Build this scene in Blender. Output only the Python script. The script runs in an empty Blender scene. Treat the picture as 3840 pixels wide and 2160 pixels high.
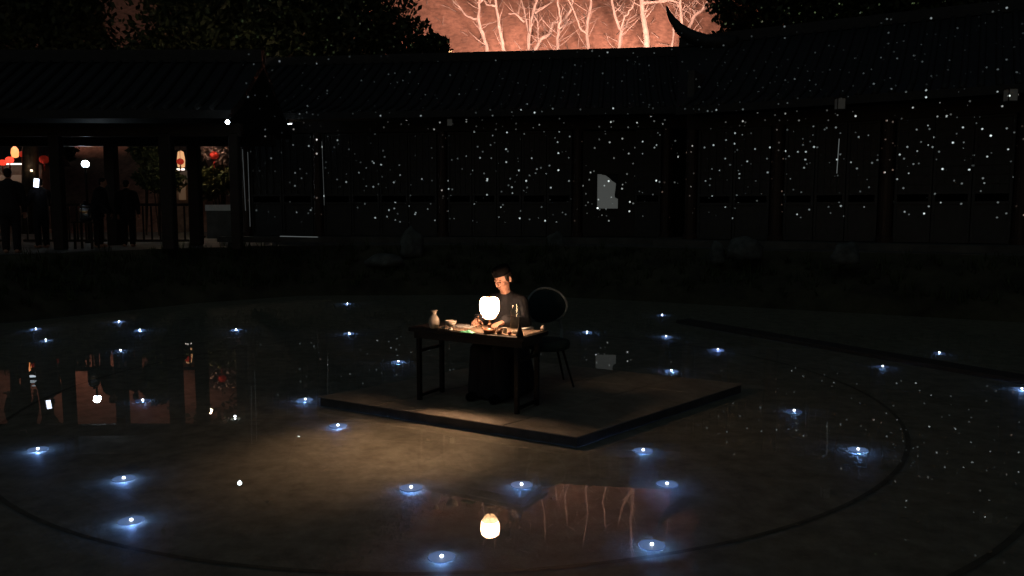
import bpy, bmesh, math, random
import numpy as np
from mathutils import Vector, Matrix, noise, Euler
R = math.radians
sc = bpy.context.scene

# ------------------------------------------------------------------ camera
FPX, HOR, CAMH = 2950.0, 800.0, 2.0          # focal length, horizon (photo pixels), eye height above the water
PITCH = math.atan((1080 - HOR) / FPX)
cam_data = bpy.data.cameras.new('camera')
cam_data.sensor_width = 36; cam_data.lens = 36 * FPX / 3840
cam_data.clip_start = 0.05; cam_data.clip_end = 2000
cam = bpy.data.objects.new('camera', cam_data); sc.collection.objects.link(cam)
cam.location = (0, 0, CAMH); cam.rotation_euler = (R(90) - PITCH, 0, 0)
sc.camera = cam
# ------------------------------------------------------------------ night sky, faint moonlight, exposure
world = bpy.data.worlds.new('World'); sc.world = world; world.use_nodes = True
wn = world.node_tree.nodes; wl = world.node_tree.links
bg = wn['Background']; sky = wn.new('ShaderNodeTexSky'); sky.sky_type = 'NISHITA'; sky.sun_disc = False
sky.sun_elevation = R(-2.6); sky.sun_rotation = R(200)
wl.new(sky.outputs[0], bg.inputs[0]); bg.inputs[1].default_value = 0.14
moon = bpy.data.lights.new('moon', 'SUN'); moon.energy = 0.034; moon.angle = R(30); moon.color = (0.78, 1.0, 0.88)
mo = bpy.data.objects.new('moon', moon); sc.collection.objects.link(mo); mo.rotation_euler = (R(30), R(-20), 0)
sc.view_settings.view_transform = 'Standard'; sc.view_settings.look = 'None'
sc.view_settings.exposure = 0; sc.view_settings.gamma = 1
sc.render.engine = 'CYCLES'
cy = sc.cycles
cy.max_bounces = 6; cy.diffuse_bounces = 2; cy.glossy_bounces = 3; cy.transmission_bounces = 6; cy.transparent_max_bounces = 8
cy.sample_clamp_indirect = 3.0; cy.caustics_reflective = False; cy.caustics_refractive = False
cy.use_denoising = True

# ------------------------------------------------------------------ helpers
_cp, _sp = math.cos(PITCH), math.sin(PITCH)
def ray(u, v):
    a = (u - 1920) / FPX; b = (1080 - v) / FPX
    return Vector((a, _cp + b * _sp, -_sp + b * _cp))
def G(u, v, z):
    d = ray(u, v); return Vector((0, 0, CAMH)) + d * ((z - CAMH) / d.z)
def Q(u, v, y):
    d = ray(u, v); return Vector((0, 0, CAMH)) + d * (y / d.y)

class MB:
    def __init__(s): s.v = []; s.f = []
    def add(s, vs, fs, M=None):
        o = len(s.v)
        s.v += [tuple(M @ Vector(p)) if M is not None else tuple(p) for p in vs]
        s.f += [tuple(i + o for i in f) for f in fs]; return s
    def box(s, c, d, rz=0, M=None):
        x, y, z = (k / 2 for k in d)
        vs = [(-x, -y, -z), (x, -y, -z), (x, y, -z), (-x, y, -z), (-x, -y, z), (x, -y, z), (x, y, z), (-x, y, z)]
        fs = [(0, 3, 2, 1), (4, 5, 6, 7), (0, 1, 5, 4), (1, 2, 6, 5), (2, 3, 7, 6), (3, 0, 4, 7)]
        T = Matrix.Translation(c) @ Matrix.Rotation(rz, 4, 'Z')
        return s.add(vs, fs, M @ T if M is not None else T)
    def tube(s, pts, rad, n=8):
        pts = [Vector(p) for p in pts]
        if not isinstance(rad, (list, tuple)): rad = [rad] * len(pts)
        vs = []; fs = []; ref = None
        for i, p in enumerate(pts):
            t = (pts[min(i + 1, len(pts) - 1)] - pts[max(i - 1, 0)]).normalized()
            if ref is None: ref = Vector((1, 0, 0)) if abs(t.x) < .9 else Vector((0, 1, 0))
            a = (ref - t * ref.dot(t)).normalized(); b = t.cross(a); ref = a
            for k in range(n):
                q = 2 * math.pi * k / n
                vs.append(p + (a * math.cos(q) + b * math.sin(q)) * rad[i])
        for i in range(len(pts) - 1):
            for k in range(n):
                k2 = (k + 1) % n
                fs.append((i * n + k, i * n + k2, (i + 1) * n + k2, (i + 1) * n + k))
        fs.append(tuple(range(n - 1, -1, -1))); fs.append(tuple((len(pts) - 1) * n + k for k in range(n)))
        return s.add(vs, fs)
    def lathe(s, prof, n=20, M=None):
        vs = []; fs = []
        for r, z in prof:
            for k in range(n):
                q = 2 * math.pi * k / n; vs.append((r * math.cos(q), r * math.sin(q), z))
        for i in range(len(prof) - 1):
            for k in range(n):
                k2 = (k + 1) % n; fs.append((i * n + k, i * n + k2, (i + 1) * n + k2, (i + 1) * n + k))
        fs.append(tuple(range(n - 1, -1, -1))); fs.append(tuple((len(prof) - 1) * n + k for k in range(n)))
        return s.add(vs, fs, M)
    def ell(s, c, r, rot=None, n=14, m=9):
        vs = []; fs = []
        T = Matrix.Translation(c)
        if rot is not None: T = T @ Euler(rot).to_matrix().to_4x4()
        for i in range(1, m):
            a = math.pi * i / m
            for k in range(n):
                q = 2 * math.pi * k / n
                vs.append((r[0] * math.sin(a) * math.cos(q), r[1] * math.sin(a) * math.sin(q), r[2] * math.cos(a)))
        top = len(vs); vs.append((0, 0, r[2])); vs.append((0, 0, -r[2]))
        for i in range(m - 2):
            for k in range(n):
                k2 = (k + 1) % n; fs.append((i * n + k, (i + 1) * n + k, (i + 1) * n + k2, i * n + k2))
        for k in range(n):
            k2 = (k + 1) % n; fs.append((top, k, k2)); fs.append((top + 1, (m - 2) * n + k2, (m - 2) * n + k))
        return s.add(vs, fs, T)
    def cap(s, a, b, ra, rb, n=12):
        """tapered capsule"""
        a = Vector(a); b = Vector(b); t = (b - a).normalized()
        pts = []; rad = []
        for k in range(4):
            q = math.pi / 2 * (k + .35) / 4.35; pts.append(a - t * ra * math.cos(q)); rad.append(ra * math.sin(q))
        for k in range(5): pts.append(a.lerp(b, k / 4)); rad.append(ra + (rb - ra) * k / 4)
        for k in range(3, -1, -1):
            q = math.pi / 2 * (k + .35) / 4.35; pts.append(b + t * rb * math.cos(q)); rad.append(rb * math.sin(q))
        return s.tube(pts, rad, n)
    def prism(s, poly, z0, z1):
        n = len(poly)
        vs = [(x, y, z0) for x, y in poly] + [(x, y, z1) for x, y in poly]
        fs = [tuple(range(n - 1, -1, -1)), tuple(range(n, 2 * n))] + [(k, (k + 1) % n, n + (k + 1) % n, n + k) for k in range(n)]
        return s.add(vs, fs)
    def build(s, name, m, parent=None, smooth=False, bevel=0):
        me = bpy.data.meshes.new(name); me.from_pydata(s.v, [], s.f); me.update()
        bm = bmesh.new(); bm.from_mesh(me); bmesh.ops.recalc_face_normals(bm, faces=bm.faces)
        if bevel: bmesh.ops.bevel(bm, geom=bm.edges[:], offset=bevel, segments=1, affect='EDGES', clamp_overlap=True)
        bm.to_mesh(me); bm.free()
        if smooth:
            me.polygons.foreach_set('use_smooth', [True] * len(me.polygons))
        return obj(name, me, m, parent)

def obj(name, me, m=None, parent=None):
    o = bpy.data.objects.new(name, me); sc.collection.objects.link(o)
    if m is not None and not me.materials: me.materials.append(m)
    if parent is not None: o.parent = parent
    return o
def share(o, parent, loc=(0, 0, 0), rot=(0, 0, 0)):
    c = o.copy(); sc.collection.objects.link(c); c.parent = parent; c.location = loc; c.rotation_euler = rot; return c
def empty(name, loc=(0, 0, 0), rz=0):
    o = bpy.data.objects.new(name, None); sc.collection.objects.link(o); o.location = loc; o.rotation_euler = (0, 0, rz)
    o.empty_display_size = .1; return o
def tag(o, label, cat=None, group=None, kind=None):
    o['label'] = label
    if cat: o['category'] = cat
    if group: o['group'] = group
    if kind: o['kind'] = kind
    return o
def struct(o, label):
    o['kind'] = 'structure'; o['label'] = label; return o

def mat(name, col, rough=.7, metal=0, nscale=0, namt=.3, bump=0, bscale=None, spec=None, obj_coords=True, col2=None):
    m = bpy.data.materials.new(name); m.use_nodes = True
    nt = m.node_tree; b = nt.nodes['Principled BSDF']
    b.inputs['Roughness'].default_value = rough; b.inputs['Metallic'].default_value = metal
    if spec is not None: b.inputs['Specular IOR Level'].default_value = spec
    c = (*col, 1); b.inputs['Base Color'].default_value = c
    if nscale:
        tc = nt.nodes.new('ShaderNodeTexCoord'); nz = nt.nodes.new('ShaderNodeTexNoise')
        nz.inputs['Scale'].default_value = nscale; nz.inputs['Detail'].default_value = 6; nz.inputs['Roughness'].default_value = .65
        nt.links.new(tc.outputs['Object'], nz.inputs['Vector'])
        rp = nt.nodes.new('ShaderNodeValToRGB')
        lo = tuple(k * (1 - namt) for k in col); hi = col2 or tuple(min(1, k * (1 + namt)) for k in col)
        rp.color_ramp.elements[0].position = .32; rp.color_ramp.elements[0].color = (*lo, 1)
        rp.color_ramp.elements[1].position = .68; rp.color_ramp.elements[1].color = (*hi, 1)
        nt.links.new(nz.outputs['Fac'], rp.inputs[0]); nt.links.new(rp.outputs[0], b.inputs['Base Color'])
        if bump:
            n2 = nt.nodes.new('ShaderNodeTexNoise'); n2.inputs['Scale'].default_value = bscale or nscale * 4; n2.inputs['Detail'].default_value = 4
            nt.links.new(tc.outputs['Object'], n2.inputs['Vector'])
            bp = nt.nodes.new('ShaderNodeBump'); bp.inputs['Strength'].default_value = bump; bp.inputs['Distance'].default_value = .02
            nt.links.new(n2.outputs['Fac'], bp.inputs['Height']); nt.links.new(bp.outputs[0], b.inputs['Normal'])
    return m
def emit(name, col, strength, base=(.5, .5, .5)):
    m = bpy.data.materials.new(name); m.use_nodes = True
    b = m.node_tree.nodes['Principled BSDF']
    b.inputs['Base Color'].default_value = (*base, 1); b.inputs['Roughness'].default_value = .6
    b.inputs['Emission Color'].default_value = (*col, 1); b.inputs['Emission Strength'].default_value = strength
    return m
def lamp(name, kind, loc, power, col, radius=.05, parent=None, **kw):
    l = bpy.data.lights.new(name, kind); l.energy = power; l.color = col; l.shadow_soft_size = radius
    for k, v in kw.items(): setattr(l, k, v)
    o = bpy.data.objects.new(name, l); sc.collection.objects.link(o); o.location = loc
    if parent is not None: o.parent = parent
    return o
def aim(o, target):
    o.rotation_euler = (Vector(target) - o.location).to_track_quat('-Z', 'Y').to_euler()

M = {}
M['stone'] = mat('stone_floor', (.34, .315, .255), .75, nscale=5.5, namt=.3, bump=.12, bscale=40)
M['stone_dark'] = mat('dark_inlay', (.16, .15, .125), .6, nscale=8, namt=.3)
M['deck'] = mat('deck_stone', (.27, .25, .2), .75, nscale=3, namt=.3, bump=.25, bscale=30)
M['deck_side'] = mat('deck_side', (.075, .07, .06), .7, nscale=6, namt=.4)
M['terrace'] = mat('terrace_stone', (.1, .1, .09), .8, nscale=1.5, namt=.4, bump=.3)
M['soil'] = mat('bank_soil', (.06, .06, .035), .95, nscale=1.2, namt=.6, bump=.8, bscale=8)
M['rock'] = mat('rock', (.11, .125, .12), .85, nscale=4, namt=.5, bump=.8, bscale=10)
M['wood'] = mat('dark_wood', (.03, .024, .021), .55, nscale=5, namt=.35, bump=.15)
M['redwood'] = mat('red_lacquer_wood', (.045, .026, .02), .45, nscale=5, namt=.3)
M['plaster'] = mat('grey_plaster', (.09, .09, .085), .85, nscale=2, namt=.3)
M['lattice'] = mat('door_wood', (.04, .044, .046), .5, nscale=6, namt=.3)
M['tile'] = mat('roof_tile', (.021, .023, .025), .6, nscale=6, namt=.4, bump=.3)
M['black'] = mat('black_metal', (.012, .012, .013), .4, metal=.3)
M['bark'] = mat('dark_bark', (.06, .045, .03), .9, nscale=6, namt=.4, bump=.6)
M['leaf'] = mat('dark_leaf', (.045, .06, .02), .6, nscale=.9, namt=.6)
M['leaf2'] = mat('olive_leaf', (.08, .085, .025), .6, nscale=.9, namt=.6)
M['palebark'] = mat('pale_bark', (.175, .155, .145), .8, nscale=3, namt=.3, bump=.5, bscale=12)
M['litter'] = mat('hill_litter', (.28, .17, .13), .95, nscale=3.2, namt=.38, bump=1.0, bscale=5)
M['skin'] = mat('skin', (.68, .38, .275), .5, nscale=12, namt=.06)
M['robe'] = mat('charcoal_cloth', (.017, .0195, .026), .9, nscale=18, namt=.25, bump=.2)
M['hair'] = mat('black_hair', (.012, .009, .008), .5)
M['felt'] = mat('black_felt', (.004, .004, .005), .95, spec=.1)
M['cloth'] = mat('silhouette_cloth', (.03, .03, .034), .9, nscale=10, namt=.3)
M['mat'] = mat('straw_mat', (.36, .265, .195), .85, nscale=40, namt=.2, bump=.3)
M['porcelain'] = mat('porcelain', (.6, .54, .46), .3, nscale=20, namt=.06)
M['brown'] = mat('brown_clay', (.16, .07, .035), .35, nscale=15, namt=.25)
M['green'] = mat('jade_cloth', (.1, .42, .24), .7, nscale=20, namt=.2)
M['redfruit'] = mat('red_fruit', (.25, .02, .015), .35)
M['tabletop'] = mat('table_black', (.02, .018, .016), .5, nscale=10, namt=.3)
M['teal'] = mat('teal_fabric', (.012, .036, .04), .9, nscale=20, namt=.2)
M['piping'] = mat('pale_piping', (.26, .31, .31), .7)
M['white'] = mat('white_paint', (.75, .75, .72), .6, nscale=10, namt=.08)
M['steel'] = mat('polished_steel', (.75, .77, .8), .12, metal=1)
M['grass'] = mat('bank_grass', (.05, .07, .025), .8, nscale=2, namt=.5)

# water: a thin clear sheet that reflects by its Fresnel term and lets the stone below show
def water_mat():
    m = bpy.data.materials.new('water'); m.use_nodes = True; nt = m.node_tree
    for n in list(nt.nodes):
        if n.type != 'OUTPUT_MATERIAL': nt.nodes.remove(n)
    out = [n for n in nt.nodes if n.type == 'OUTPUT_MATERIAL'][0]
    fr = nt.nodes.new('ShaderNodeFresnel'); fr.inputs['IOR'].default_value = 1.33
    tr = nt.nodes.new('ShaderNodeBsdfTransparent'); tr.inputs[0].default_value = (.9, .93, .9, 1)
    gl = nt.nodes.new('ShaderNodeBsdfGlossy'); gl.inputs['Roughness'].default_value = .004; gl.inputs['Color'].default_value = (1, 1, 1, 1)
    mx = nt.nodes.new('ShaderNodeMixShader')
    tc = nt.nodes.new('ShaderNodeTexCoord'); nz = nt.nodes.new('ShaderNodeTexNoise'); nz.inputs['Scale'].default_value = 2.2; nz.inputs['Detail'].default_value = 2
    bp = nt.nodes.new('ShaderNodeBump'); bp.inputs['Strength'].default_value = .014; bp.inputs['Distance'].default_value = .02
    L = nt.links.new
    ge = nt.nodes.new('ShaderNodeNewGeometry'); ir = nt.nodes.new('ShaderNodeMapRange')     # same Fresnel term from above and from below
    ir.inputs['To Min'].default_value = 1.33; ir.inputs['To Max'].default_value = 1 / 1.33
    L(ge.outputs['Backfacing'], ir.inputs['Value']); L(ir.outputs[0], fr.inputs['IOR'])
    L(tc.outputs['Object'], nz.inputs['Vector']); L(nz.outputs['Fac'], bp.inputs['Height'])
    L(bp.outputs[0], gl.inputs['Normal']); L(bp.outputs[0], fr.inputs['Normal'])
    L(fr.outputs[0], mx.inputs[0]); L(tr.outputs[0], mx.inputs[1]); L(gl.outputs[0], mx.inputs[2]); L(mx.outputs[0], out.inputs[0])
    return m
M['water'] = water_mat()
def glass_mat():
    m = bpy.data.materials.new('clear_glass'); m.use_nodes = True; nt = m.node_tree
    for n in list(nt.nodes):
        if n.type != 'OUTPUT_MATERIAL': nt.nodes.remove(n)
    out = [n for n in nt.nodes if n.type == 'OUTPUT_MATERIAL'][0]
    lw = nt.nodes.new('ShaderNodeFresnel'); lw.inputs['IOR'].default_value = 1.5
    tr = nt.nodes.new('ShaderNodeBsdfTransparent'); tr.inputs[0].default_value = (.93, .95, .93, 1)
    gl = nt.nodes.new('ShaderNodeBsdfGlossy'); gl.inputs['Roughness'].default_value = .04
    mx = nt.nodes.new('ShaderNodeMixShader')
    ge = nt.nodes.new('ShaderNodeNewGeometry'); ir = nt.nodes.new('ShaderNodeMapRange')
    ir.inputs['To Min'].default_value = 1.5; ir.inputs['To Max'].default_value = 1 / 1.5
    nt.links.new(ge.outputs['Backfacing'], ir.inputs['Value']); nt.links.new(ir.outputs[0], lw.inputs['IOR'])
    nt.links.new(lw.outputs[0], mx.inputs[0]); nt.links.new(tr.outputs[0], mx.inputs[1]); nt.links.new(gl.outputs[0], mx.inputs[2]); nt.links.new(mx.outputs[0], out.inputs[0])
    return m
M['glass'] = glass_mat()

# ------------------------------------------------------------------ setting: ground, pool, banks, terrace, hill
TZ = 1.15
struct(MB().box((0, 200, -.25), (1200, 900, .1)).build('ground', M['soil']), 'dark ground under the whole place')
EDGE = [(-20, 5.5), (-15.5, 8.5), (-12.2, 11.6), (-9.3, 14.3), (-7.2, 17.4), (-5.2, 19.1), (0, 19.3), (2.6, 18.1), (9.5, 14.3), (16, 10.8)]
OUT = [(-22, 7.6), (-17.2, 10.6), (-13.6, 13.4), (-10.7, 15.9), (-8.4, 18.9), (-5.8, 21.2), (0, 21.6), (3.4, 20.0), (10.4, 16.1), (17, 12.6)]
poolpoly = [(-20, 1.6), (16, 1.6)] + [(x + .1, y + .15) for x, y in EDGE[::-1]]
fl = struct(MB().prism(poolpoly, -.14, -.010).build('pool_floor', M['stone']), 'pale stone floor seen through the shallow water')
pw = MB(); pw.add([(x, y, 0) for x, y in poolpoly], [tuple(range(len(poolpoly)))])
struct(pw.build('pool_water', M['water']), 'still shallow water mirroring the lantern and the hillside')
CX, CY = -.58, 8.76
def ring(r0, r1, z, a0=0, a1=360, n=160):
    b = MB(); vs = []
    for k in range(n + 1):
        q = R(a0 + (a1 - a0) * k / n)
        vs += [(CX + r0 * math.cos(q), CY + r0 * math.sin(q), z), (CX + r1 * math.cos(q), CY + r1 * math.sin(q), z)]
    return b.add(vs, [(2 * k, 2 * k + 1, 2 * k + 3, 2 * k + 2) for k in range(n)])
ring(4.51, 4.55, -.006).build('inlaid_ring', M['stone_dark'], fl)
ring(5.45, 5.495, -.006, -72, -33, 60).build('inlaid_ring', M['stone_dark'], fl)
kb = MB(); a = G(2560, 1207, 0); b = G(3900, 1440, 0); dd = (b - a); an = math.atan2(dd.y, dd.x)
kb.box(((a.x + b.x) / 2, (a.y + b.y) / 2, -.0), (dd.length, .34, .1), an)
struct(kb.build('pool_kerb', mat('kerb_stone', (.045, .045, .042), .7, nscale=6, namt=.3), None, bevel=.01), 'dark low stone kerb crossing the right side of the pool')

def bank():
    random.seed(3); vs = []; fs = []; n = 7; m = 0
    P = []
    for i in range(len(EDGE) - 1):
        for k in range(10): P.append((Vector(EDGE[i]).lerp(Vector(EDGE[i + 1]), k / 10), Vector(OUT[i]).lerp(Vector(OUT[i + 1]), k / 10)))
    for e, o in P:
        for j in range(n):
            t = j / (n - 1); p = e.lerp(o, t)
            z = -.12 if j == 0 else .06 + (TZ - .06) * (t ** .8)
            q = noise.noise(Vector((p.x * .7, p.y * .7, 3))) * .16 if 0 < j < n - 1 else 0
            vs.append((p.x, p.y, z + q))
    for i in range(len(P) - 1):
        for j in range(n - 1): fs.append((i * n + j, (i + 1) * n + j, (i + 1) * n + j + 1, i * n + j + 1))
    return MB().add(vs, fs)
struct(bank().build('planted_bank', M['soil'], smooth=True), 'dark planted bank rising from the pool to the terrace')
tp = [(x, y - .05) for x, y in OUT] + [(70, 40), (70, 60), (-70, 60), (-70, 20)]
struct(MB().prism(tp, -.2, TZ).build('terrace', M['terrace']), 'dark stone terrace on which the halls stand')
# tufts of low planting on the bank
def tufts():
    rng = np.random.default_rng(5); vs = []; fs = []
    for _ in range(1500):
        i = rng.integers(0, len(EDGE) - 1); t = rng.random(); s = .12 + .8 * rng.random()
        p = Vector(EDGE[i]).lerp(Vector(EDGE[i + 1]), t).lerp(Vector(OUT[i]).lerp(Vector(OUT[i + 1]), t), s)
        z = .06 + (TZ - .06) * s ** .8 - .03
        hgt = .12 + .25 * rng.random()
        for k in range(7):
            a = rng.random() * 6.28; ln = .06 + .16 * rng.random(); w = .015
            bx, by = p.x + rng.normal() * .05, p.y + rng.normal() * .05
            o = len(vs)
            vs += [(bx - w * math.sin(a), by + w * math.cos(a), z), (bx + w * math.sin(a), by - w * math.cos(a), z),
                   (bx + math.cos(a) * ln, by + math.sin(a) * ln, z + hgt)]
            fs.append((o, o + 1, o + 2))
    return MB().add(vs, fs)
o = tufts().build('bank_grass', M['grass']); tag(o, 'low dark grass tufts growing over the pool bank', 'grass', kind='stuff')

HY0, HS = 36.0, .95
def hill_z(x, y):
    return 1.0 + max(0, y - HY0) * HS + noise.noise(Vector((x * .12, y * .12, 7))) * .8 + noise.noise(Vector((x * .5, y * .5, 2))) * .25
hv = []; hf = []; NX, NYY = 170, 120
for j in range(NYY + 1):
    y = 34 + 100 * (j / NYY) ** 1.25
    for i in range(NX + 1):
        x = -85 + 170 * i / NX; hv.append((x, y, hill_z(x, y) - (3 if j == 0 else 0)))
for j in range(NYY):
    for i in range(NX):
        q = j * (NX + 1) + i; hf.append((q, q + 1, q + NX + 2, q + NX + 1))
struct(MB().add(hv, hf).build('hill', M['litter'], smooth=True), 'steep hillside of leaf litter lit pink by floodlights')

# ------------------------------------------------------------------ platform in the pool
PA = R(-30)
pd = Vector((math.cos(PA), math.sin(PA), 0)); pb = Vector((-math.sin(PA), math.cos(PA), 0))
PFZ = .09
front = G(2165, 1640, PFZ); PL, PD, PK = 3.0, 2.95, R(76)             # near edge, right edge, angle between them
kx, ky = math.cos(PK), math.sin(PK)
plat = empty('platform', (front.x, front.y, 0), PA)
tag(plat, 'low square stone platform with dark sides in the pool', 'platform')
def skew(x, y): return (x + kx * y, ky * y)
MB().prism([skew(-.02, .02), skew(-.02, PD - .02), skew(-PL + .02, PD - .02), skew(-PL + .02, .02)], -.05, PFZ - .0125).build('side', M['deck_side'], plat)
ns = 4; w, dp = PL / ns, PD / ns
slab = None; rs = random.Random(6)
for i in range(ns):
    for j in range(ns):
        loc = (*skew(-PL + w * i, dp * j), PFZ - .012)
        if slab is None:
            slab = MB().prism([skew(.004, .004), skew(w - .004, .004), skew(w - .004, dp - .004), skew(.004, dp - .004)], 0, .012).build('slab', M['deck'], plat, bevel=.004); slab.location = loc
        else: share(slab, plat, (loc[0], loc[1], loc[2] + rs.uniform(-.002, .001)))

# ------------------------------------------------------------------ halls
def roof_parts(root, x0, x1, prof, tile_sp=.34, skew=0, y_sign=-1):
    """prof: list of (distance from the ridge, z). Both slopes; tile rows on the courtyard side."""
    b = MB(); n = len(prof)
    for sgn in (-1, 1):
        vs = []
        for d, z in prof:
            k = d / prof[-1][0] * skew if sgn < 0 else 0
            vs += [(x0 + k, sgn * d, z), (x1, sgn * d, z), (x0 + k, sgn * d, z - .18), (x1, sgn * d, z - .18)]
        fs = []
        for i in range(n - 1):
            o = i * 4; p = o + 4
            fs += [(o, o + 1, p + 1, p), (o + 2, p + 2, p + 3, o + 3), (o, p, p + 2, o + 2), (o + 1, o + 3, p + 3, p + 1)]
        o = (n - 1) * 4; fs.append((o, o + 1, o + 3, o + 2))
        b.add(vs, fs)
    rf = b.build('roof', M['tile'], root)
    row = None; cnt = int((x1 - x0 - skew - .2) / tile_sp)
    for k in range(cnt):
        x = x0 + skew + .15 + k * tile_sp
        if row is None:
            row = MB().tube([(0, -d, z + .01) for d, z in prof], .075, 6).build('tile_row', M['tile'], rf, smooth=True); row.location = (x, 0, 0)
        else: share(row, rf, (x, 0, 0))
    MB().box(((x0 + x1) / 2, 0, prof[0][1] + .1), (x1 - x0, .26, .3)).build('ridge', M['tile'], rf)
    return rf
def door_leaf(w, h, root):
    b = MB(); t = .06
    b.box((-w / 2 + t / 2, 0, h / 2), (t, .06, h)); b.box((w / 2 - t / 2, 0, h / 2), (t, .06, h))
    for z in (t / 2, h * .32, h * .4, h - t / 2): b.box((0, 0, z), (w - 2 * t, .055, t))
    b.box((0, .012, h * .16), (w - 2 * t, .02, h * .32 - t))
    k = 4
    for i in range(1, k): b.box((-w / 2 + t + (w - 2 * t) * i / k, 0, h * .7), (.02, .03, h * .6 - t))
    for j in range(1, 8): b.box((0, .002, h * .4 + (h * .6 - t) * j / 8), (w - 2 * t, .026, .02))
    b.box((0, .02, h * .7), (w - 2 * t, .006, h * .6 - t))
    return b.build('door_leaf', M['lattice'], root)

# central hall across the back of the pool
hc = empty('central_hall', (-2.15, 27.2, TZ), R(-7.4))
tag(hc, 'long dark tiled hall with timber doors closing the back of the courtyard', 'hall')
prof = [(0, 5.98), (1.2, 5.3), (2.6, 4.52), (3.8, 3.97), (4.7, 3.72)]
roof_parts(hc, -6.5, 8.6, prof)
MB().box((1.15, .2, 1.85), (14.3, .2, 3.7)).build('rear_wall', M['plaster'], hc)
MB().box((1.15, -3.75, .08), (14.5, 1.6, .16)).build('plinth', M['terrace'], hc)
MB().box((1.15, -3.6, 3.42), (14.2, .2, .34)).build('beam', M['wood'], hc)
MB().box((-5.95, -1.6, 2.2), (.16, 3.6, 4.4)).build('gable_wall', M['plaster'], hc)
colx = [-5.6, -3.3, .55, 4.55, 7.1]
cm = None
for k, x in enumerate(colx):
    p = (x, -3.6, .16)
    if cm is None:
        cm = MB().lathe([(.19, 0), (.19, .12), (.15, .16), (.145, 3.1)], 14).build('column', M['redwood'], hc, smooth=False); cm.location = p
    else: share(cm, hc, p)
leaves = {}
for k in range(len(colx) - 1):
    x0, x1 = colx[k] + .16, colx[k + 1] - .16
    n = max(2, round((x1 - x0) / .8)); w = round((x1 - x0) / n, 3)
    for i in range(n):
        x = x0 + w * (i + .5)
        key = w
        if k == 3 and i < 2: WINW = 2 * w; continue
        if key not in leaves: leaves[key] = door_leaf(w - .02, 3.05, hc); leaves[key].location = (x, -3.6, .18)
        else: share(leaves[key], hc, (x, -3.6, .18))
# the lit window beside the column
wp0 = Q(2240, 782, 23.2); wp1 = Q(2318, 655, 23.2)
inv = Matrix.Translation((-2.15, 27.2, TZ)) @ Matrix.Rotation(R(-7.4), 4, 'Z'); inv = inv.inverted()
a_, b_ = inv @ wp0, inv @ wp1
wx0, wx1, wz0, wz1 = a_.x, b_.x, a_.z, b_.z
wall = MB()
L0, L1 = colx[3] + .16, colx[3] + .16 + WINW
wall.box(((L0 + L1) / 2, -3.6, (.18 + wz0) / 2), (L1 - L0, .08, wz0 - .18))
wall.box(((L0 + L1) / 2, -3.6, (wz1 + 3.2) / 2), (L1 - L0, .08, 3.2 - wz1))
if wx0 > L0: wall.box(((L0 + wx0) / 2, -3.6, (wz0 + wz1) / 2), (wx0 - L0, .08, wz1 - wz0))
if L1 > wx1: wall.box(((wx1 + L1) / 2, -3.6, (wz0 + wz1) / 2), (L1 - wx1, .08, wz1 - wz0))
wall.build('wall_panel', M['wood'], hc)
M['paper'] = emit('lit_paper', (.9, .95, .9), .052)
wd = MB(); cxw, czw = (wx0 + wx1) / 2, (wz0 + wz1) / 2; ww, wh = wx1 - wx0, wz1 - wz0
for sx in (-1, 1): wd.box((cxw + sx * (ww / 2 + .02), -3.65, czw), (.04, .05, wh + .08))
for sz in (-1, 1): wd.box((cxw, -3.65, czw + sz * (wh / 2 + .02)), (ww, .05, .04))
win = wd.build('window', M['wood'], hc)
tag(win, 'small lit paper window beside a hall column')
MB().box((cxw, -3.6, czw), (ww, .01, wh)).build('pane', M['paper'], win)
cu = MB().prism([(ww * (fx - 1), -wh * fy) for fx, fy in ((.2, -.02), (.2, .015), (.38, .03), (.55, .1), (.72, .2), (.9, .27), (.87, .45), (.84, .6), (.86, .68), (1, .72), (1.02, .3), (1.02, -.02))], -.012, .012)
cu.v = [(wx1 + x, -3.625 + z, wz1 + y) for x, y, z in cu.v]
cu.build('pane_silhouette', M['cloth'], win)  # flat cut sheet put in for the silhouette before the pane

# right hall, nearer, its ridge ending in an upturned horn
RO = Q(2660, 800, 20.8); RA = R(-30)
hr = empty('right_hall', (RO.x + 3.4 * .5, RO.y + 3.4 * .866, TZ), RA)       # origin on the ridge line
tag(hr, 'dark hall on the right whose ridge ends in an upturned horn', 'hall')
profr = [(0, 5.95), (1.1, 5.25), (2.3, 4.5), (3.4, 3.85), (4.5, 3.5)]
rfr = roof_parts(hr, -2.0, 15, profr, skew=1.4)
hinv = (Matrix.Translation(hr.location) @ Matrix.Rotation(RA, 4, 'Z')).inverted()
hp = [hinv @ Q(u, v, yy) for u, v, yy in ((2760, 165, 23.6), (2650, 160, 24.2), (2590, 138, 24.5), (2548, 108, 24.7), (2520, 72, 24.8), (2506, 45, 24.8), (2500, 22, 24.85))]
MB().tube(hp, [.24, .23, .21, .16, .1, .06, .02], 8).build('ridge_horn', M['tile'], rfr, smooth=True)
MB().box((6.6, .2, 1.7), (15, .2, 3.4)).build('rear_wall', M['plaster'], hr)
MB().box((-.6, -1.6, 2.3), (.18, 3.4, 4.6)).build('gable_wall', M['plaster'], hr)
MB().box((6.6, -3.5, .08), (15.6, 1.7, .16)).build('plinth', M['terrace'], hr)
MB().box((6.8, -3.4, 3.2), (14.8, .2, .34)).build('beam', M['wood'], hr)
crx = [-.5, 1.7, 4.2, 6.9, 9.6, 12.3]
cm = None
for x in crx:
    if cm is None:
        cm = MB().lathe([(.2, 0), (.2, .12), (.16, .16), (.155, 2.9)], 14).build('column', M['redwood'], hr); cm.location = (x, -3.4, .16)
    else: share(cm, hr, (x, -3.4, .16))
leaves = {}
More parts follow.
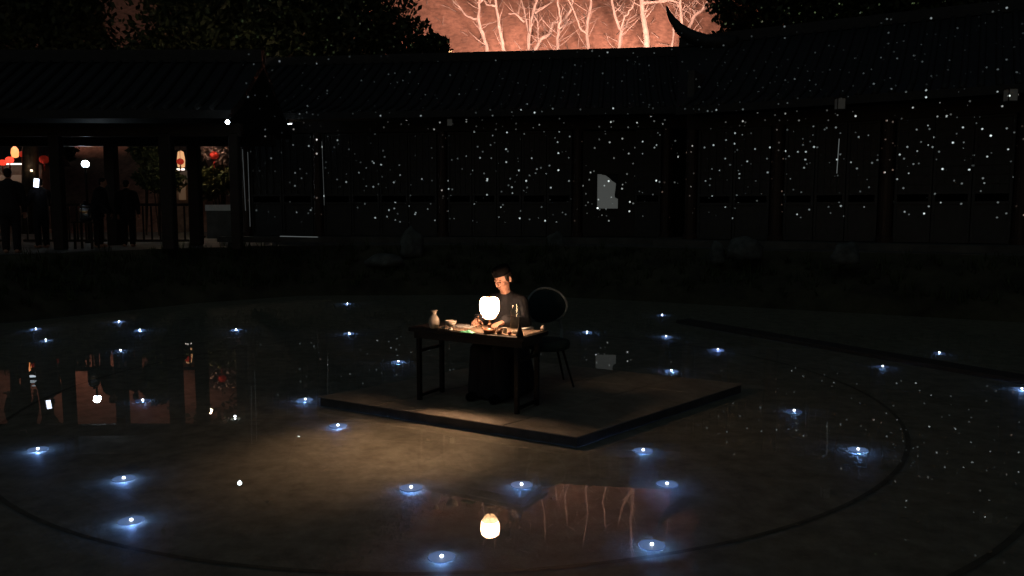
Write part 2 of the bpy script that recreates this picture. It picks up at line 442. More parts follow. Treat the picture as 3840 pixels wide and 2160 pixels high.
for k in range(len(crx) - 1):
    x0, x1 = crx[k] + .17, crx[k + 1] - .17
    n = max(2, round((x1 - x0) / .8)); w = round((x1 - x0) / n, 3)
    for i in range(n):
        x = x0 + w * (i + .5)
        if w not in leaves: leaves[w] = door_leaf(w - .02, 2.85, hr); leaves[w].location = (x, -3.4, .18)
        else: share(leaves[w], hr, (x, -3.4, .18))

# left gallery: open timber colonnade
GY0, GY1 = 18.6, 21.2
hg = empty('left_gallery', (-12.5, (GY0 + GY1) / 2, TZ))
tag(hg, 'open timber gallery on the left with people under its roof', 'gallery')
gx0, gx1 = -7.5, 6.35
profg = [(0, 4.6), (.9, 4.0), (1.7, 3.45), (2.4, 3.1)]
roof_parts(hg, gx0, gx1, profg)
MB().box(((gx0 + gx1) / 2, -1.3, 2.78), (gx1 - gx0 - .3, .16, .3)).build('beam', M['wood'], hg)
MB().box(((gx0 + gx1) / 2, 1.3, 2.78), (gx1 - gx0 - .3, .16, .3)).build('beam', M['wood'], hg)
gcol = None
for u, yy, r in ((230, GY0, .12), (433, GY1, .14), (640, GY0, .14), (740, GY1, .145), (892, GY0, .11)):
    x = (u - 1920) / FPX * yy * 1.0 + 12.5
    if gcol is None:
        gcol = MB().box((0, 0, 1.35), (.24, .24, 2.7)).build('column', M['wood'], hg, bevel=.02); gcol.location = (x, yy - (GY0 + GY1) / 2, 0)
    else:
        c = share(gcol, hg, (x, yy - (GY0 + GY1) / 2, 0)); c.scale = (r / .12, r / .12, 1)
# railings between the rear columns
def railing(x0, x1, y, label):
    r = empty('railing', ((x0 + x1) / 2, y, TZ)); tag(r, label, 'railing', 'railings of the left gallery')
    L = x1 - x0
    MB().box((0, 0, 1.08), (L, .07, .07)).build('top_rail', M['wood'], r)
    MB().box((0, 0, .12), (L, .06, .06)).build('bottom_rail', M['wood'], r)
    n = max(3, int(L / .22)); bl = None
    for k in range(n):
        x = -L / 2 + L * (k + .5) / n
        if bl is None: bl = MB().box((0, 0, .595), (.035, .035, .89)).build('baluster', M['wood'], r); bl.location = (x, 0, 0)
        else: share(bl, r, (x, 0, 0))
def gxw(u, yy): return (u - 1920) / FPX * yy
railing(gxw(465, GY1), gxw(712, GY1), GY1, 'dark railing between the two thick rear posts of the gallery')
railing(gxw(92, GY1), gxw(405, GY1), GY1, 'dark railing behind the blue-white lamp in the gallery')
railing(gxw(-130, GY1), gxw(30, GY1), GY1, 'dark railing at the far left end of the gallery')

# ------------------------------------------------------------------ trees
def leaf_mesh(lobes, n, size, seed):
    rng = np.random.default_rng(seed)
    wts = np.array([l[3] * l[5] for l in lobes], float); wts /= wts.sum()
    idx = rng.choice(len(lobes), n, p=wts)
    Lb = np.array(lobes, float)[idx]
    d = rng.normal(size=(n, 3)); d /= np.linalg.norm(d, axis=1)[:, None]
    rr = rng.random(n) ** .42 * (1 + .10 * rng.normal(size=n))
    c = Lb[:, :3] + d * Lb[:, 3:6] * rr[:, None]
    a = rng.normal(size=(n, 3)); a /= np.linalg.norm(a, axis=1)[:, None]
    b = rng.normal(size=(n, 3)); b -= a * (a * b).sum(1)[:, None]; b /= np.linalg.norm(b, axis=1)[:, None]
    s = size * (.6 + .8 * rng.random(n))[:, None]
    a = a * s; b = b * s * .55
    v = np.stack([c - a, c - b * .9, c + a, c + b], 1).reshape(-1, 3)
    me = bpy.data.meshes.new('crown'); me.vertices.add(4 * n); me.vertices.foreach_set('co', v.ravel())
    me.loops.add(4 * n); me.loops.foreach_set('vertex_index', np.arange(4 * n, dtype=np.int32))
    me.polygons.add(n); me.polygons.foreach_set('loop_start', np.arange(0, 4 * n, 4, dtype=np.int32))
    me.update(calc_edges=True); me.validate(); return me
def tree(label, base, lobes_px, Y, n, size, seed, m, group='dark trees behind the halls'):
    """lobes in photo pixels at depth Y: (u, v, ru, rv, depth radius m, dy)"""
    root = empty('evergreen_tree', (base.x, base.y, base.z)); tag(root, label, 'tree', group)
    L = []
    for u, v, ru, rv, rd, dy in lobes_px:
        c = Q(u, v, Y + dy) - root.location; k = (Y + dy) / FPX
        L.append((c.x, c.y, c.z, ru * k, rd, rv * k))
    obj('crown', leaf_mesh(L, n, size, seed), m, root)
    t = MB(); top = Vector((L[0][0], L[0][1], L[0][2]))
    t.tube([(0, 0, -.3), (top.x * .25, 0, top.z * .35), (top.x * .6, top.y * .5, top.z * .7), tuple(top)], [.38, .3, .22, .1], 9)
    for l in L[1:]:
        c = Vector(l[:3]); t.tube([Vector((top.x * .5, 0, top.z * .6)), (Vector((top.x * .5, 0, top.z * .6)) + c) / 2 + Vector((0, 0, .3)), c], [.16, .1, .04], 6)
    t.build('trunk', M['bark'], root, smooth=True)
    return root
gb = lambda u, y: Vector(((u - 1920) / FPX * y, y, TZ))
tree('dark evergreen tree left of the narrow pink gap, top left corner', gb(120, 33), [(120, 60, 240, 190, 3.2, 0), (-120, -60, 300, 260, 3, 0), (230, -140, 150, 190, 2.5, 0), (310, 170, 120, 90, 2.2, 0), (240, 30, 150, 120, 2.2, 0)], 33, 19000, .14, 11, M['leaf'])
tree('broad dark evergreen tree whose right edge slopes beside the pink hillside', gb(1000, 33.5), [(1000, 160, 520, 260, 4, 0), (800, 20, 225, 260, 3, 0), (1250, 40, 300, 190, 3, 0), (1440, 150, 190, 110, 2.2, .5), (790, -160, 210, 200, 2.6, 0), (1100, -90, 260, 150, 2.8, 0), (1600, 190, 90, 55, 1.2, 1), (590, 210, 110, 80, 2, 0)], 33.5, 34000, .14, 12, M['leaf'])
tree('dark evergreen tree just right of the upturned roof horn', gb(3000, 31), [(3010, 20, 290, 150, 3, 0), (2800, -20, 140, 110, 2, 0), (2780, -190, 120, 150, 2, 0), (3050, -200, 260, 180, 3, 0), (3200, 100, 260, 150, 3, 0), (2790, 75, 90, 50, 1.4, .6)], 31, 24000, .135, 13, M['leaf'])
tree('dark evergreen tree above the right hall roof, top right corner', gb(3650, 30), [(3620, 20, 350, 220, 3.5, 0), (3900, -80, 300, 260, 3, 0), (3450, -120, 250, 200, 3, 0)], 30, 18000, .14, 14, M['leaf'])
def shrub(label, u, v, Y, ru, rv, n, size, seed, m, cat='shrub', group=None, zb=TZ):
    c = Q(u, v, Y); root = empty('shrub', (c.x, c.y, zb)); tag(root, label, cat, group)
    k = Y / FPX; rng = random.Random(seed); L = []
    for q in range(5): L.append((rng.uniform(-.4, .4) * ru * k, rng.uniform(-.3, .3), c.z - zb + rng.uniform(-.4, .4) * rv * k, ru * k * .65, ru * k * .5, rv * k * .65))
    obj('foliage', leaf_mesh(L, n, size, seed), m, root)
    s = MB()
    for q in range(5): s.tube([(0, 0, -.05), (L[q][0] * .5, L[q][1] * .5, (c.z - zb) * .5), L[q][:3]], [.035, .025, .01], 5)
    s.build('stem', M['bark'], root)
shrub('yellow green bush catching the hill light at the tree edge', 1635, 175, 34.6, 60, 45, 900, .16, 21, M['leaf2'])
shrub('olive bush lit above the roof right of the horn', 2740, 140, 33, 75, 35, 900, .16, 22, M['leaf2'])

# bare pale trees on the lit hillside (zoomed photo coordinates, thing by thing)
def Z(x, y): return (x / 1.84 + 1500, y / 1.84)
BT = [
 ('pale bare tree with a branch reaching up left, leftmost on the lit hill', 46.0, [[(620, 420), (608, 370), (590, 290), (555, 200), (540, 130), (550, 30), (545, -120), (570, -330), (560, -560)], [(540, 130), (460, 115), (420, 60), (360, 0), (300, -120), (250, -300)], [(548, 20), (600, -60), (640, -200)]]),
 ('straight pale bare trunk, second from the left on the lit hill', 45.6, [[(722, 430), (715, 360), (700, 270), (680, 150), (665, 50), (655, -60), (660, -260), (640, -560)], [(657, 40), (600, 35), (560, -30), (520, -160)], [(656, -60), (710, -170), (730, -330)]]),
 ('pale bare tree forking into crossing branches left of the hill centre', 46.6, [[(888, 430), (888, 360), (892, 240), (905, 140), (935, 40), (955, -40), (1010, -220), (1020, -480)], [(892, 230), (865, 110), (840, 0), (800, -150), (790, -360)], [(855, 150), (805, 92), (750, 95)], [(930, 92), (1005, 45), (1060, 10)], [(920, 90), (952, 165), (955, 290)]]),
 ('leaning pale bare tree zigzagging up right across the hill', 46.2, [[(905, 420), (925, 355), (970, 270), (1040, 232), (1050, 160), (1130, 140), (1180, 70), (1190, 0), (1160, -120), (1180, -330)], [(970, 268), (1040, 250)], [(1120, 210), (1135, 165), (1170, 130)]]),
 ('short pale stump-like bare tree beside the zigzag tree', 45.4, [[(1085, 430), (1088, 350), (1092, 260), (1095, 190), (1110, 130), (1090, 30), (1100, -160)], [(1094, 210), (1150, 160), (1180, 145)]]),
 ('pale bare tree with a short left fork at the hill centre', 46.3, [[(1302, 430), (1300, 350), (1290, 230), (1302, 120), (1320, 20), (1312, -60), (1330, -260), (1300, -520)], [(1293, 190), (1285, 140), (1268, 95)], [(1295, 240), (1240, 190), (1195, 60), (1160, 0), (1120, -140)]]),
 ('pale bare tree opening into three branches right of the hill centre', 46.1, [[(1505, 430), (1518, 330), (1526, 220), (1490, 130), (1465, 0), (1440, -160), (1470, -380)], [(1526, 220), (1570, 140), (1650, 100)], [(1522, 205), (1550, 110), (1600, 60), (1640, -80)]]),
 ('thickest straight pale bare trunk left of the roof horn', 45.2, [[(1720, 440), (1706, 325), (1692, 180), (1672, 50), (1660, -50), (1650, -300), (1670, -620)], [(1670, 25), (1740, 12), (1850, 5), (1930, -30)], [(1662, -60), (1590, -160), (1560, -320)]]),
 ('pale double bare trunk just behind the roof horn', 45.8, [[(1950, 330), (1946, 210), (1940, 80), (1930, 0), (1935, -200), (1910, -480)], [(1880, 330), (1890, 180), (1908, 80), (1926, 10)], [(1930, 14), (1840, 4), (1720, 14)]]),
 ('slender pale bare branchy tree at the right end of the lit hill', 46.4, [[(1985, 300), (1995, 185), (2030, 110), (2090, 60), (2130, 10), (2180, -160), (2230, -380)], [(2030, 112), (2025, 40), (2060, -60)]]),
]
rngb = random.Random(9)
for lab, Y, polys in BT:
    b0 = Z(*polys[0][0]); pb0 = Q(b0[0], b0[1], Y)
    root = empty('bare_tree', (pb0.x, pb0.y, hill_z(pb0.x, pb0.y) - .4)); tag(root, lab, 'tree', 'bare trees on the floodlit hill')
    rl = root.location
    thick = .145 if 'thickest' not in lab else .24
    for bi, pl in enumerate(polys):
        pts = []
        for k, p in enumerate(pl):
            u, v = Z(*p); dy = 0 if bi == 0 else (k / len(pl)) * (1 if bi % 2 else -1) * 1.0
            pts.append(Q(u, v, Y + dy) - rl)
        if bi == 0: pts.insert(0, Vector((pts[0].x * .9, 0, min(pts[0].z - .6, -.2))))
        # smooth the polyline a little
        fine = []
        for k in range(len(pts) - 1):
            for q in range(3):
                t = q / 3; p = pts[k].lerp(pts[k + 1], t)
                fine.append(p + Vector((rngb.gauss(0, .02), rngb.gauss(0, .04), rngb.gauss(0, .02))))
        fine.append(pts[-1]); nn = len(fine)
        r0 = thick if bi == 0 else thick * .5
        b = MB().tube(fine, [r0 * (1 - .72 * k / nn) for k in range(nn)], 7)
        # twigs
        for _ in range(16 if bi == 0 else 9):
            k = rngb.randrange(nn // 4, nn - 1); s = fine[k]; d = Vector((rngb.uniform(-1, 1), rngb.uniform(-.6, .6), rngb.uniform(.3, 1.2))).normalized() * rngb.uniform(.5, 1.9)
            rr = r0 * (1 - .72 * k / nn) * .26
            b.tube([s, s + d * .5 + Vector((0, 0, -.05)), s + d], [rr, rr * .7, rr * .25], 5)
        b.build('trunk' if bi == 0 else 'branch', M['palebark'], root, smooth=True)
# fallen sticks and low scrub on the hill: too many to count
def scrub():
    rng = random.Random(4); b = MB()
    for _ in range(520):
        x = rng.uniform(-12, 20); y = rng.uniform(43, 70); z = hill_z(x, y)
        d = Vector((rng.uniform(-1, 1), rng.uniform(-.3, .3), rng.uniform(.0, .9))).normalized() * rng.uniform(.3, 1.3)
        p = Vector((x, y, z)); b.tube([p, p + d * .5 + Vector((0, -.03, .04)), p + d], [.025, .02, .008], 4)
    return b
o = scrub().build('hill_scrub', M['palebark']); tag(o, 'thin pale sticks and saplings scattered over the lit hillside', 'scrub', kind='stuff')

# floodlights behind the hall that light the hill
def flood(x, y, tgt, power, label, ang=118):
    r = empty('floodlight', (x, y, TZ)); tag(r, label, 'floodlight', 'hill floodlights')
    FZ = 6.9
    MB().lathe([(.12, 0), (.06, .2), (.045, FZ - .1)], 8).build('mast', M['black'], r)
    d = (Vector(tgt) - Vector((x, y, TZ + FZ))).normalized()
    T = Matrix.Translation((0, 0, FZ)) @ d.to_track_quat('Z', 'Y').to_matrix().to_4x4()
    hb = MB(); hb.box((0, 0, -.06), (.4, .3, .1), M=T); hb.build('housing', M['black'], r)
    l = lamp('flood_lamp', 'SPOT', Vector((0, 0, FZ)) + d * .06, power, (1.0, .5, .355), .6, r, spot_size=R(ang), spot_blend=.6)
    l.rotation_euler = d.to_track_quat('-Z', 'Y').to_euler()
for q_, (fx, lab) in enumerate(((-2.0, 'leftmost of four black floodlights on masts behind the hall'), (1.5, 'second from left of four black floodlights on masts behind the hall'),
                (5.0, 'third from left of four black floodlights on masts behind the hall'), (8.5, 'rightmost of four black floodlights on masts behind the hall'))):
    flood(fx, 35.2, (fx, 55, 22), 8000, lab)
flood(-.5, 35.6, (-1, 68, 32), 21000, 'black high-aimed floodlight on a mast behind the hall, left one', 50)
flood(7.0, 35.6, (8, 68, 32), 21000, 'black high-aimed floodlight on a mast behind the hall, right one', 50)
flood(-22.5, 35.2, (-22.5, 52, 16), 1500, 'black floodlight on a mast far left behind the trees')

# ------------------------------------------------------------------ lantern, table and what lies on it
TT = .75; TL, TW = 1.2, .48
n1 = G(1570, 1497, PFZ); n2 = G(1940, 1555, PFZ)
tdir = Vector((math.cos(PA), math.sin(PA), 0)); tback = Vector((-math.sin(PA), math.cos(PA), 0))
tc_ = (n1 + n2) / 2 + tback * (TW / 2 - .03)
table = empty('folding_table', (tc_.x, tc_.y, PFZ), PA); tag(table, 'black folding table on the stone platform, laid with a straw mat', 'table')
MB().box((0, 0, TT - .02), (TL + .16, TW + .02, .04)).build('tabletop', M['tabletop'], table, bevel=.006)
MB().box((0, 0, TT - .075), (TL + .06, TW - .06, .07)).build('apron', M['tabletop'], table)
for sx in (-1, 1):
    for sy in (-1, 1):
        x = sx * TL / 2 * .96; y = sy * (TW / 2 - .04)
        MB().box((x, y, (TT - .11) / 2), (.04, .04, TT - .11)).build('leg', M['black'], table)
    x = sx * TL / 2 * .96
    MB().box((x, 0, .045), (.028, TW - .12, .028)).build('stretcher', M['black'], table)
    MB().box((x, 0, TT - .24), (.028, TW - .12, .028)).build('stretcher', M['black'], table)
ZT = PFZ + TT
def on_table(u, v): 
    p = G(u, v, ZT); return p
mt = MB().box((.12, .0, .003), (TL - .16, TW - .06, .006)).build('straw_mat', M['mat']); mt.location = (tc_.x, tc_.y, ZT); mt.rotation_euler = (0, 0, PA)
tag(mt, 'pale straw mat lying along the table top', 'mat')
ZM = ZT + .006

def set_at(o, u, v, z=None, rz=0):
    p = G(u, v, ZM if z is None else z); o.location = p; o.rotation_euler = (0, 0, rz); return p
lp = G(1836, 1248, ZM)
lan = empty('table_lantern', lp); tag(lan, 'glowing round paper lantern on a brown wooden base in the table middle', 'lantern')
k = lp.y / FPX
zc = (Q(1834, 1155, lp.y) - lp).z; rw = 37 * k; hh = 42 * k
M['lampshade'] = emit('lantern_paper', (1.0, .58, .35), 74.0, (.8, .7, .55))
M['lampbase'] = emit('lantern_gather', (1.0, .6, .28), 7.0, (.8, .65, .5))
for _m in (M['lampshade'], M['lampbase']):          # part-clear paper, passing the added spot inside
    _nt = _m.node_tree; _mx = _nt.nodes.new('ShaderNodeMixShader'); _tr = _nt.nodes.new('ShaderNodeBsdfTransparent')
    _out = [n for n in _nt.nodes if n.type == 'OUTPUT_MATERIAL'][0]; _mx.inputs[0].default_value = .35
    _nt.links.new(_nt.nodes['Principled BSDF'].outputs[0], _mx.inputs[1]); _nt.links.new(_tr.outputs[0], _mx.inputs[2]); _nt.links.new(_mx.outputs[0], _out.inputs[0])
pr = [(rw * .45, hh * 1.0), (rw * .72, hh * .95), (rw * .88, hh * .82), (rw * .97, hh * .6), (rw, hh * .3), (rw * .99, 0), (rw * .95, -hh * .25), (rw * .86, -hh * .48)]
MB().lathe([(r, z + zc) for r, z in pr], 32).build('shade', M['lampshade'], lan, smooth=True)
MB().lathe([(rw * .86, zc - hh * .482), (rw * .76, zc - hh * .66), (rw * .62, zc - hh * .86), (rw * .42, zc - hh)], 32).build('gathered_bottom', M['lampbase'], lan, smooth=True)
rb = None
for q in range(16):
    a = 2 * math.pi * q / 16
    pts = [(math.cos(a) * (r + .0015), math.sin(a) * (r + .0015), z + zc) for r, z in [(rw * .45, hh)] + pr[1:] + [(rw * .62, -hh * .86), (rw * .42, -hh)]]
    if q % 2 == 0: MB().tube(pts, .0022, 4).build('rib', M['brown'], lan)
MB().lathe([(rw * .46, zc + hh * 1.0), (rw * .46, zc + hh * 1.04), (rw * .3, zc + hh * 1.06)], 20).build('cap', M['brown'], lan)
MB().lathe([(.045, 0), (.058, .01), (.062, .024), (.05, .042), (.02, .05), (.014, .058), (.022, .072), (.02, .085), (.008, .095)], 20).build('base', M['brown'], lan, smooth=True)
MB().lathe([(.0075, .09), (.0075, zc - hh)], 10).build('stand', M['brown'], lan)
bl = lamp('floor_glow_light', 'SPOT', (0, 0, zc), 1000, (1.0, .56, .33), .03, lan, spot_size=R(78), spot_blend=1.0)  # added tilted spot, throws the warm pool on the floor in front
bl.rotation_euler = Vector((-.5, -.55, -1.05)).to_track_quat('-Z', 'Y').to_euler()
MB().tube([(-.01, .0, .015), (-.055, .01, .03), (-.10, .02, .075), (-.118, .02, .12), (-.11, .02, .16)], .006, 6).build('hook', M['brown'], lan)

b = MB().lathe([(.03, 0), (.046, .02), (.056, .06), (.052, .10), (.035, .13), (.02, .148), (.022, .165), (.034, .185), (.037, .19), (.028, .186)], 20).build('wine_bottle', M['porcelain'], smooth=True)
set_at(b, 1628, 1233, ZT); tag(b, 'white porcelain bottle with a narrow neck at the table left end', 'bottle')
b = MB().lathe([(.03, 0), (.03, .01), (.013, .02), (.013, .032), (.035, .045), (.055, .07), (.06, .098), (.056, .098), (.05, .07), (.02, .05)], 22).build('footed_bowl', M['porcelain'], smooth=True)
set_at(b, 1690, 1238); tag(b, 'white footed bowl standing right of the porcelain bottle', 'bowl')
b = MB().lathe([(.02, 0), (.024, .015), (.02, .032), (.016, .03)], 14).build('small_cup', M['porcelain'], smooth=True)
set_at(b, 1664, 1234); tag(b, 'tiny white cup against the foot of the bowl', 'cup')
# folded jade cloth
rg = random.Random(2); vs = []; fs = []
for j in range(7):
    for i in range(11):
        x = -.075 + .15 * i / 10; y = -.03 + .06 * j / 6
        e = max(0, 1 - (abs(x) / .075) ** 3) * max(0, 1 - (abs(y) / .03) ** 3)
        vs.append((x, y, .003 + e * (.018 + .008 * math.sin(x * 60 + y * 40))))
for j in range(6):
    for i in range(10): fs.append((j * 11 + i, j * 11 + i + 1, (j + 1) * 11 + i + 1, (j + 1) * 11 + i))
vs += [(-.075, -.03, 0), (.075, -.03, 0), (.075, .03, 0), (-.075, .03, 0)]; fs.append((80, 79, 78, 77))
b = MB().add(vs, fs).build('folded_cloth', M['green'], smooth=True); set_at(b, 1752, 1247, rz=PA); tag(b, 'crumpled jade green cloth at the near edge of the mat', 'cloth')
# scroll of papers at the back of the mat
b = MB()
for q in range(5): b.box((.01 * q, .012 * q, .002 + .0022 * q), (.22 - .01 * q, .12, .002), .03 * q)
b = b.build('paper_sheets', M['white']); set_at(b, 1735, 1226, rz=PA + .1); tag(b, 'loose white paper sheets left of the lantern stand', 'paper')
# small dark tea figures, jar, fruit, decanter, glass cylinder, white roll, pale ball
b = MB().ell((0, 0, .022), (.03, .02, .022)).ell((.022, 0, .045), (.014, .013, .014)).ell((-.02, .0, .04), (.01, .01, .018)).cap((.015, .012, .002), (.015, .012, .02), .006, .007, 8).cap((-.015, -.012, .002), (-.015, -.012, .02), .006, .007, 8).build('tea_figurine', M['brown'], smooth=True)
set_at(b, 1872, 1252); tag(b, 'dark little clay animal figure right of the lantern base', 'figurine')
b = MB().lathe([(.018, 0), (.023, .02), (.021, .05), (.023, .056), (.019, .056), (.017, .02)], 16).build('tea_cup', M['porcelain'], smooth=True)
set_at(b, 1893, 1249); tag(b, 'small white cylinder cup right of the clay figure', 'cup')
b = MB().ell((0, 0, .019), (.021, .021, .019)).tube([(0, 0, .034), (.003, 0, .046)], .002, 5).build('red_fruit', M['redfruit'], smooth=True)
set_at(b, 1911, 1257); tag(b, 'small dark red fruit near the front table edge', 'fruit')
b = MB().lathe([(.022, 0), (.03, .012), (.031, .03), (.026, .033), (.02, .012)], 16).build('tea_dish', M['porcelain'], smooth=True)
set_at(b, 1930, 1252); tag(b, 'low pale dish between the red fruit and the dark decanter', 'dish')
b = MB().lathe([(.034, 0), (.038, .008), (.026, .045), (.014, .09), (.008, .13), (.007, .18), (.010, .186)], 18).build('decanter', M['black'], smooth=True)
set_at(b, 1949, 1261); tag(b, 'black cone shaped decanter with a thin neck at the near corner', 'decanter')
b = MB().tube([(-.07, 0, .014), (.07, 0, .014)], .014, 12).tube([(-.074, 0, .014), (.074, 0, .014)], .005, 8).build('paper_roll', M['white'], smooth=True)
set_at(b, 1977, 1238, rz=R(38)); tag(b, 'white paper roll lying at the right end of the table', 'roll')
b = MB().ell((0, 0, .026), (.026, .026, .026)).lathe([(.014, 0), (.016, .006), (.01, .012)], 12).build('pale_ball', M['porcelain'], smooth=True)
set_at(b, 2036, 1240, ZT); tag(b, 'pale round ornament on the far right corner of the table', 'ornament')
b = MB(); r_ = .052
prf = [(r_, .0), (r_, .24), (r_ * .985, .245), (r_ * .97, .24), (r_ * .97, .006)]
b.lathe(prf, 28)
b = b.build('glass_cylinder', M['glass'], smooth=True); set_at(b, 1931, 1232); tag(b, 'tall clear glass cylinder catching bright upright highlights', 'glass')

# ------------------------------------------------------------------ people
def remesh(mb, name, voxel, m, smooth_it=3, parent=None):
    me = bpy.data.meshes.new(name); me.from_pydata(mb.v, [], mb.f); me.update()
    bm = bmesh.new(); bm.from_mesh(me); bmesh.ops.recalc_face_normals(bm, faces=bm.faces); bm.to_mesh(me); bm.free()
    t = bpy.data.objects.new('tmp', me); sc.collection.objects.link(t)
    r = t.modifiers.new('r', 'REMESH'); r.mode = 'VOXEL'; r.voxel_size = voxel; r.use_smooth_shade = True
    s = t.modifiers.new('s', 'SMOOTH'); s.factor = .5; s.iterations = smooth_it
    dg = bpy.context.evaluated_depsgraph_get(); m2 = bpy.data.meshes.new_from_object(t.evaluated_get(dg))
    bpy.data.objects.remove(t); m2.name = name
    m2.polygons.foreach_set('use_smooth', [True] * len(m2.polygons))
    return obj(name, m2, m, parent)
def xf(mb, T, i0):
    for i in range(i0, len(mb.v)): mb.v[i] = tuple(T @ Vector(mb.v[i]))
def head(mb, T, k=1.0):
    """face looks along local +Y; origin at the head centre"""
    i0 = len(mb.v)
    mb.ell((0, -.008, .03), (.073, .092, .088)); mb.ell((0, .025, -.045), (.056, .062, .07))
    mb.ell((0, .052, -.088), (.026, .026, .022)); mb.ell((0, .075, .022), (.05, .02, .014))
    mb.cap((0, .084, .018), (0, .103, -.022), .009, .0135); mb.ell((0, .094, -.026), (.018, .011, .009))
    mb.ell((0, .08, -.055), (.026, .012, .0065)); mb.ell((0, .079, -.067), (.022, .012, .0065))
    for s in (-1, 1):
        mb.ell((s * .073, -.012, -.008), (.009, .02, .032), (0, 0, s * .3)); mb.ell((s * .045, .055, -.018), (.022, .022, .02))
    xf(mb, T, i0)
def hand(mb, wrist, direc, up, k=1.0, side=1, curl=.35):
    d = Vector(direc).normalized(); u = Vector(up); u = (u - d * u.dot(d)).normalized(); s = d.cross(u) * side
    w = Vector(wrist)
    mb.cap(w, w + d * .03, .024 * k, .026 * k)
    mb.cap(w + d * .03 - s * .014, w + d * .085 - s * .026, .019 * k, .012 * k); mb.cap(w + d * .03 + s * .014, w + d * .08 + s * .026, .019 * k, .012 * k); mb.cap(w + d * .03, w + d * .085, .02 * k, .014 * k)
    for i, (off, ln) in enumerate(((-.033, .068), (-.011, .078), (.011, .074), (.033, .056))):
        p = w + d * .085 + s * off; a = curl
        for q in range(3):
            dd = d * math.cos(a) - u * math.sin(a); e = p + dd * ln * (.45, .32, .23)[q]
            mb.cap(p, e, .0088 - .0008 * q, .0083 - .0008 * q, 8); p = e; a += curl
    p = w + d * .025 - s * .024
    for q, ln in enumerate((.04, .03, .024)):
        dd = (d * (.6 + .2 * q) - s * (.75 - .25 * q) - u * .2).normalized(); e = p + dd * ln; mb.cap(p, e, .012 - .0012 * q, .011 - .0012 * q, 8); p = e

# performer seated behind the table
pf = tc_ + tback * .54 + tdir * .05
body = MB()
Hd = Matrix.Translation((-.0, .10, 1.225)) @ Euler((R(-24), R(4), R(-16))).to_matrix().to_4x4() @ Matrix.Scale(1.1, 4)
head(body, Hd)
body.cap((0, .04, 1.02), (0, .075, 1.13), .058, .052)
body.cap((0, 0, .56), (0, .01, .78), .15, .135); body.cap((0, .01, .78), (0, .02, .95), .14, .13)
body.cap((-.10, .02, .98), (.10, .02, .98), .075, .075)
wr = {-1: Vector((-.16, .36, .812)), 1: Vector((.17, .35, .812))}
for s in (-1, 1):
    body.cap((s * .17, .015, .99), (s * .245, .10, .77), .055, .042); body.cap((s * .245, .10, .77), wr[s], .042, .027)
    hand(body, wr[s], (-s * .35, .95, -.10), (0, 0, 1), side=s)
    body.cap((s * .09, .02, .53), (s * .13, .42, .51), .085, .062); body.cap((s * .13, .42, .51), (s * .13, .40, .1), .058, .038)
    body.cap((s * .13, .38, .05), (s * .14, .53, .035), .042, .034)
person = remesh(body, 'person', .0055, M['skin'], 2)
person.location = (pf.x, pf.y, PFZ); person.rotation_euler = (0, 0, PA + math.pi)
tag(person, 'performer in a dark robe and black cap seated behind the table', 'person')
rb_ = MB()
rb_.cap((0, 0, .5), (0, .01, .8), .19, .165); rb_.cap((0, .01, .8), (0, .02, .96), .165, .145); rb_.cap((-.12, .015, .985), (.12, .015, .985), .085, .085)
rb_.cap((0, .025, 1.0), (0, .035, 1.045), .085, .072)
for s in (-1, 1):
    rb_.cap((s * .17, .015, .985), (s * .25, .09, .77), .074, .07); rb_.cap((s * .25, .09, .77), wr[s] + Vector((0, -.03, .01)), .07, .062)
    rb_.cap((s * .24, .12, .72), wr[s] + Vector((s * .02, -.06, -.0)), .05, .05)
    rb_.cap((s * .1, .02, .54), (s * .13, .40, .51), .11, .085); rb_.cap((s * .13, .40, .5), (s * .14, .40, .09), .085, .1)
    rb_.cap((s * .11, .1, .45), (s * .15, .15, .1), .13, .13)
rb_.cap((0, .38, .46), (0, .36, .1), .1, .12); rb_.cap((-.1, -.02, .5), (-.14, -.05, .12), .12, .15); rb_.cap((.1, -.02, .5), (.14, -.05, .12), .12, .15)
rb_.cap((0, .1, .3), (0, .1, .12), .2, .22)
rb_.v = [(x, y, max(z, .006)) for x, y, z in rb_.v]
robe = remesh(rb_, 'robe', .011, M['robe'], 4, person)
for s_ in (-1, 1):
    sh_ = MB(); sh_.cap((s_ * .13, .36, .055), (s_ * .14, .545, .045), .055, .044); sh_.v = [(x, y, max(z, .003)) for x, y, z in sh_.v]
    sh_.build('shoe', M['felt'], person, smooth=True)
# crossed collar
col_ = MB()
col_.tube([(-.075, .03, 1.07), (-.06, .085, 1.03), (0, .15, .95), (.05, .17, .86)], .014, 7); col_.tube([(.075, .03, 1.07), (.06, .085, 1.03), (.01, .145, .96)], .014, 7)
col_.build('collar', M['robe'], person, smooth=True)
hm = MB(); hm.ell((0, -.018, .034), (.079, .092, .09)); hm.ell((0, -.07, -.03), (.058, .035, .055))
for s in (-1, 1): hm.ell((s * .07, .012, .01), (.009, .022, .04))
i0 = 0; xf(hm, Hd @ Matrix.Translation((0, 0, .004)), 0)
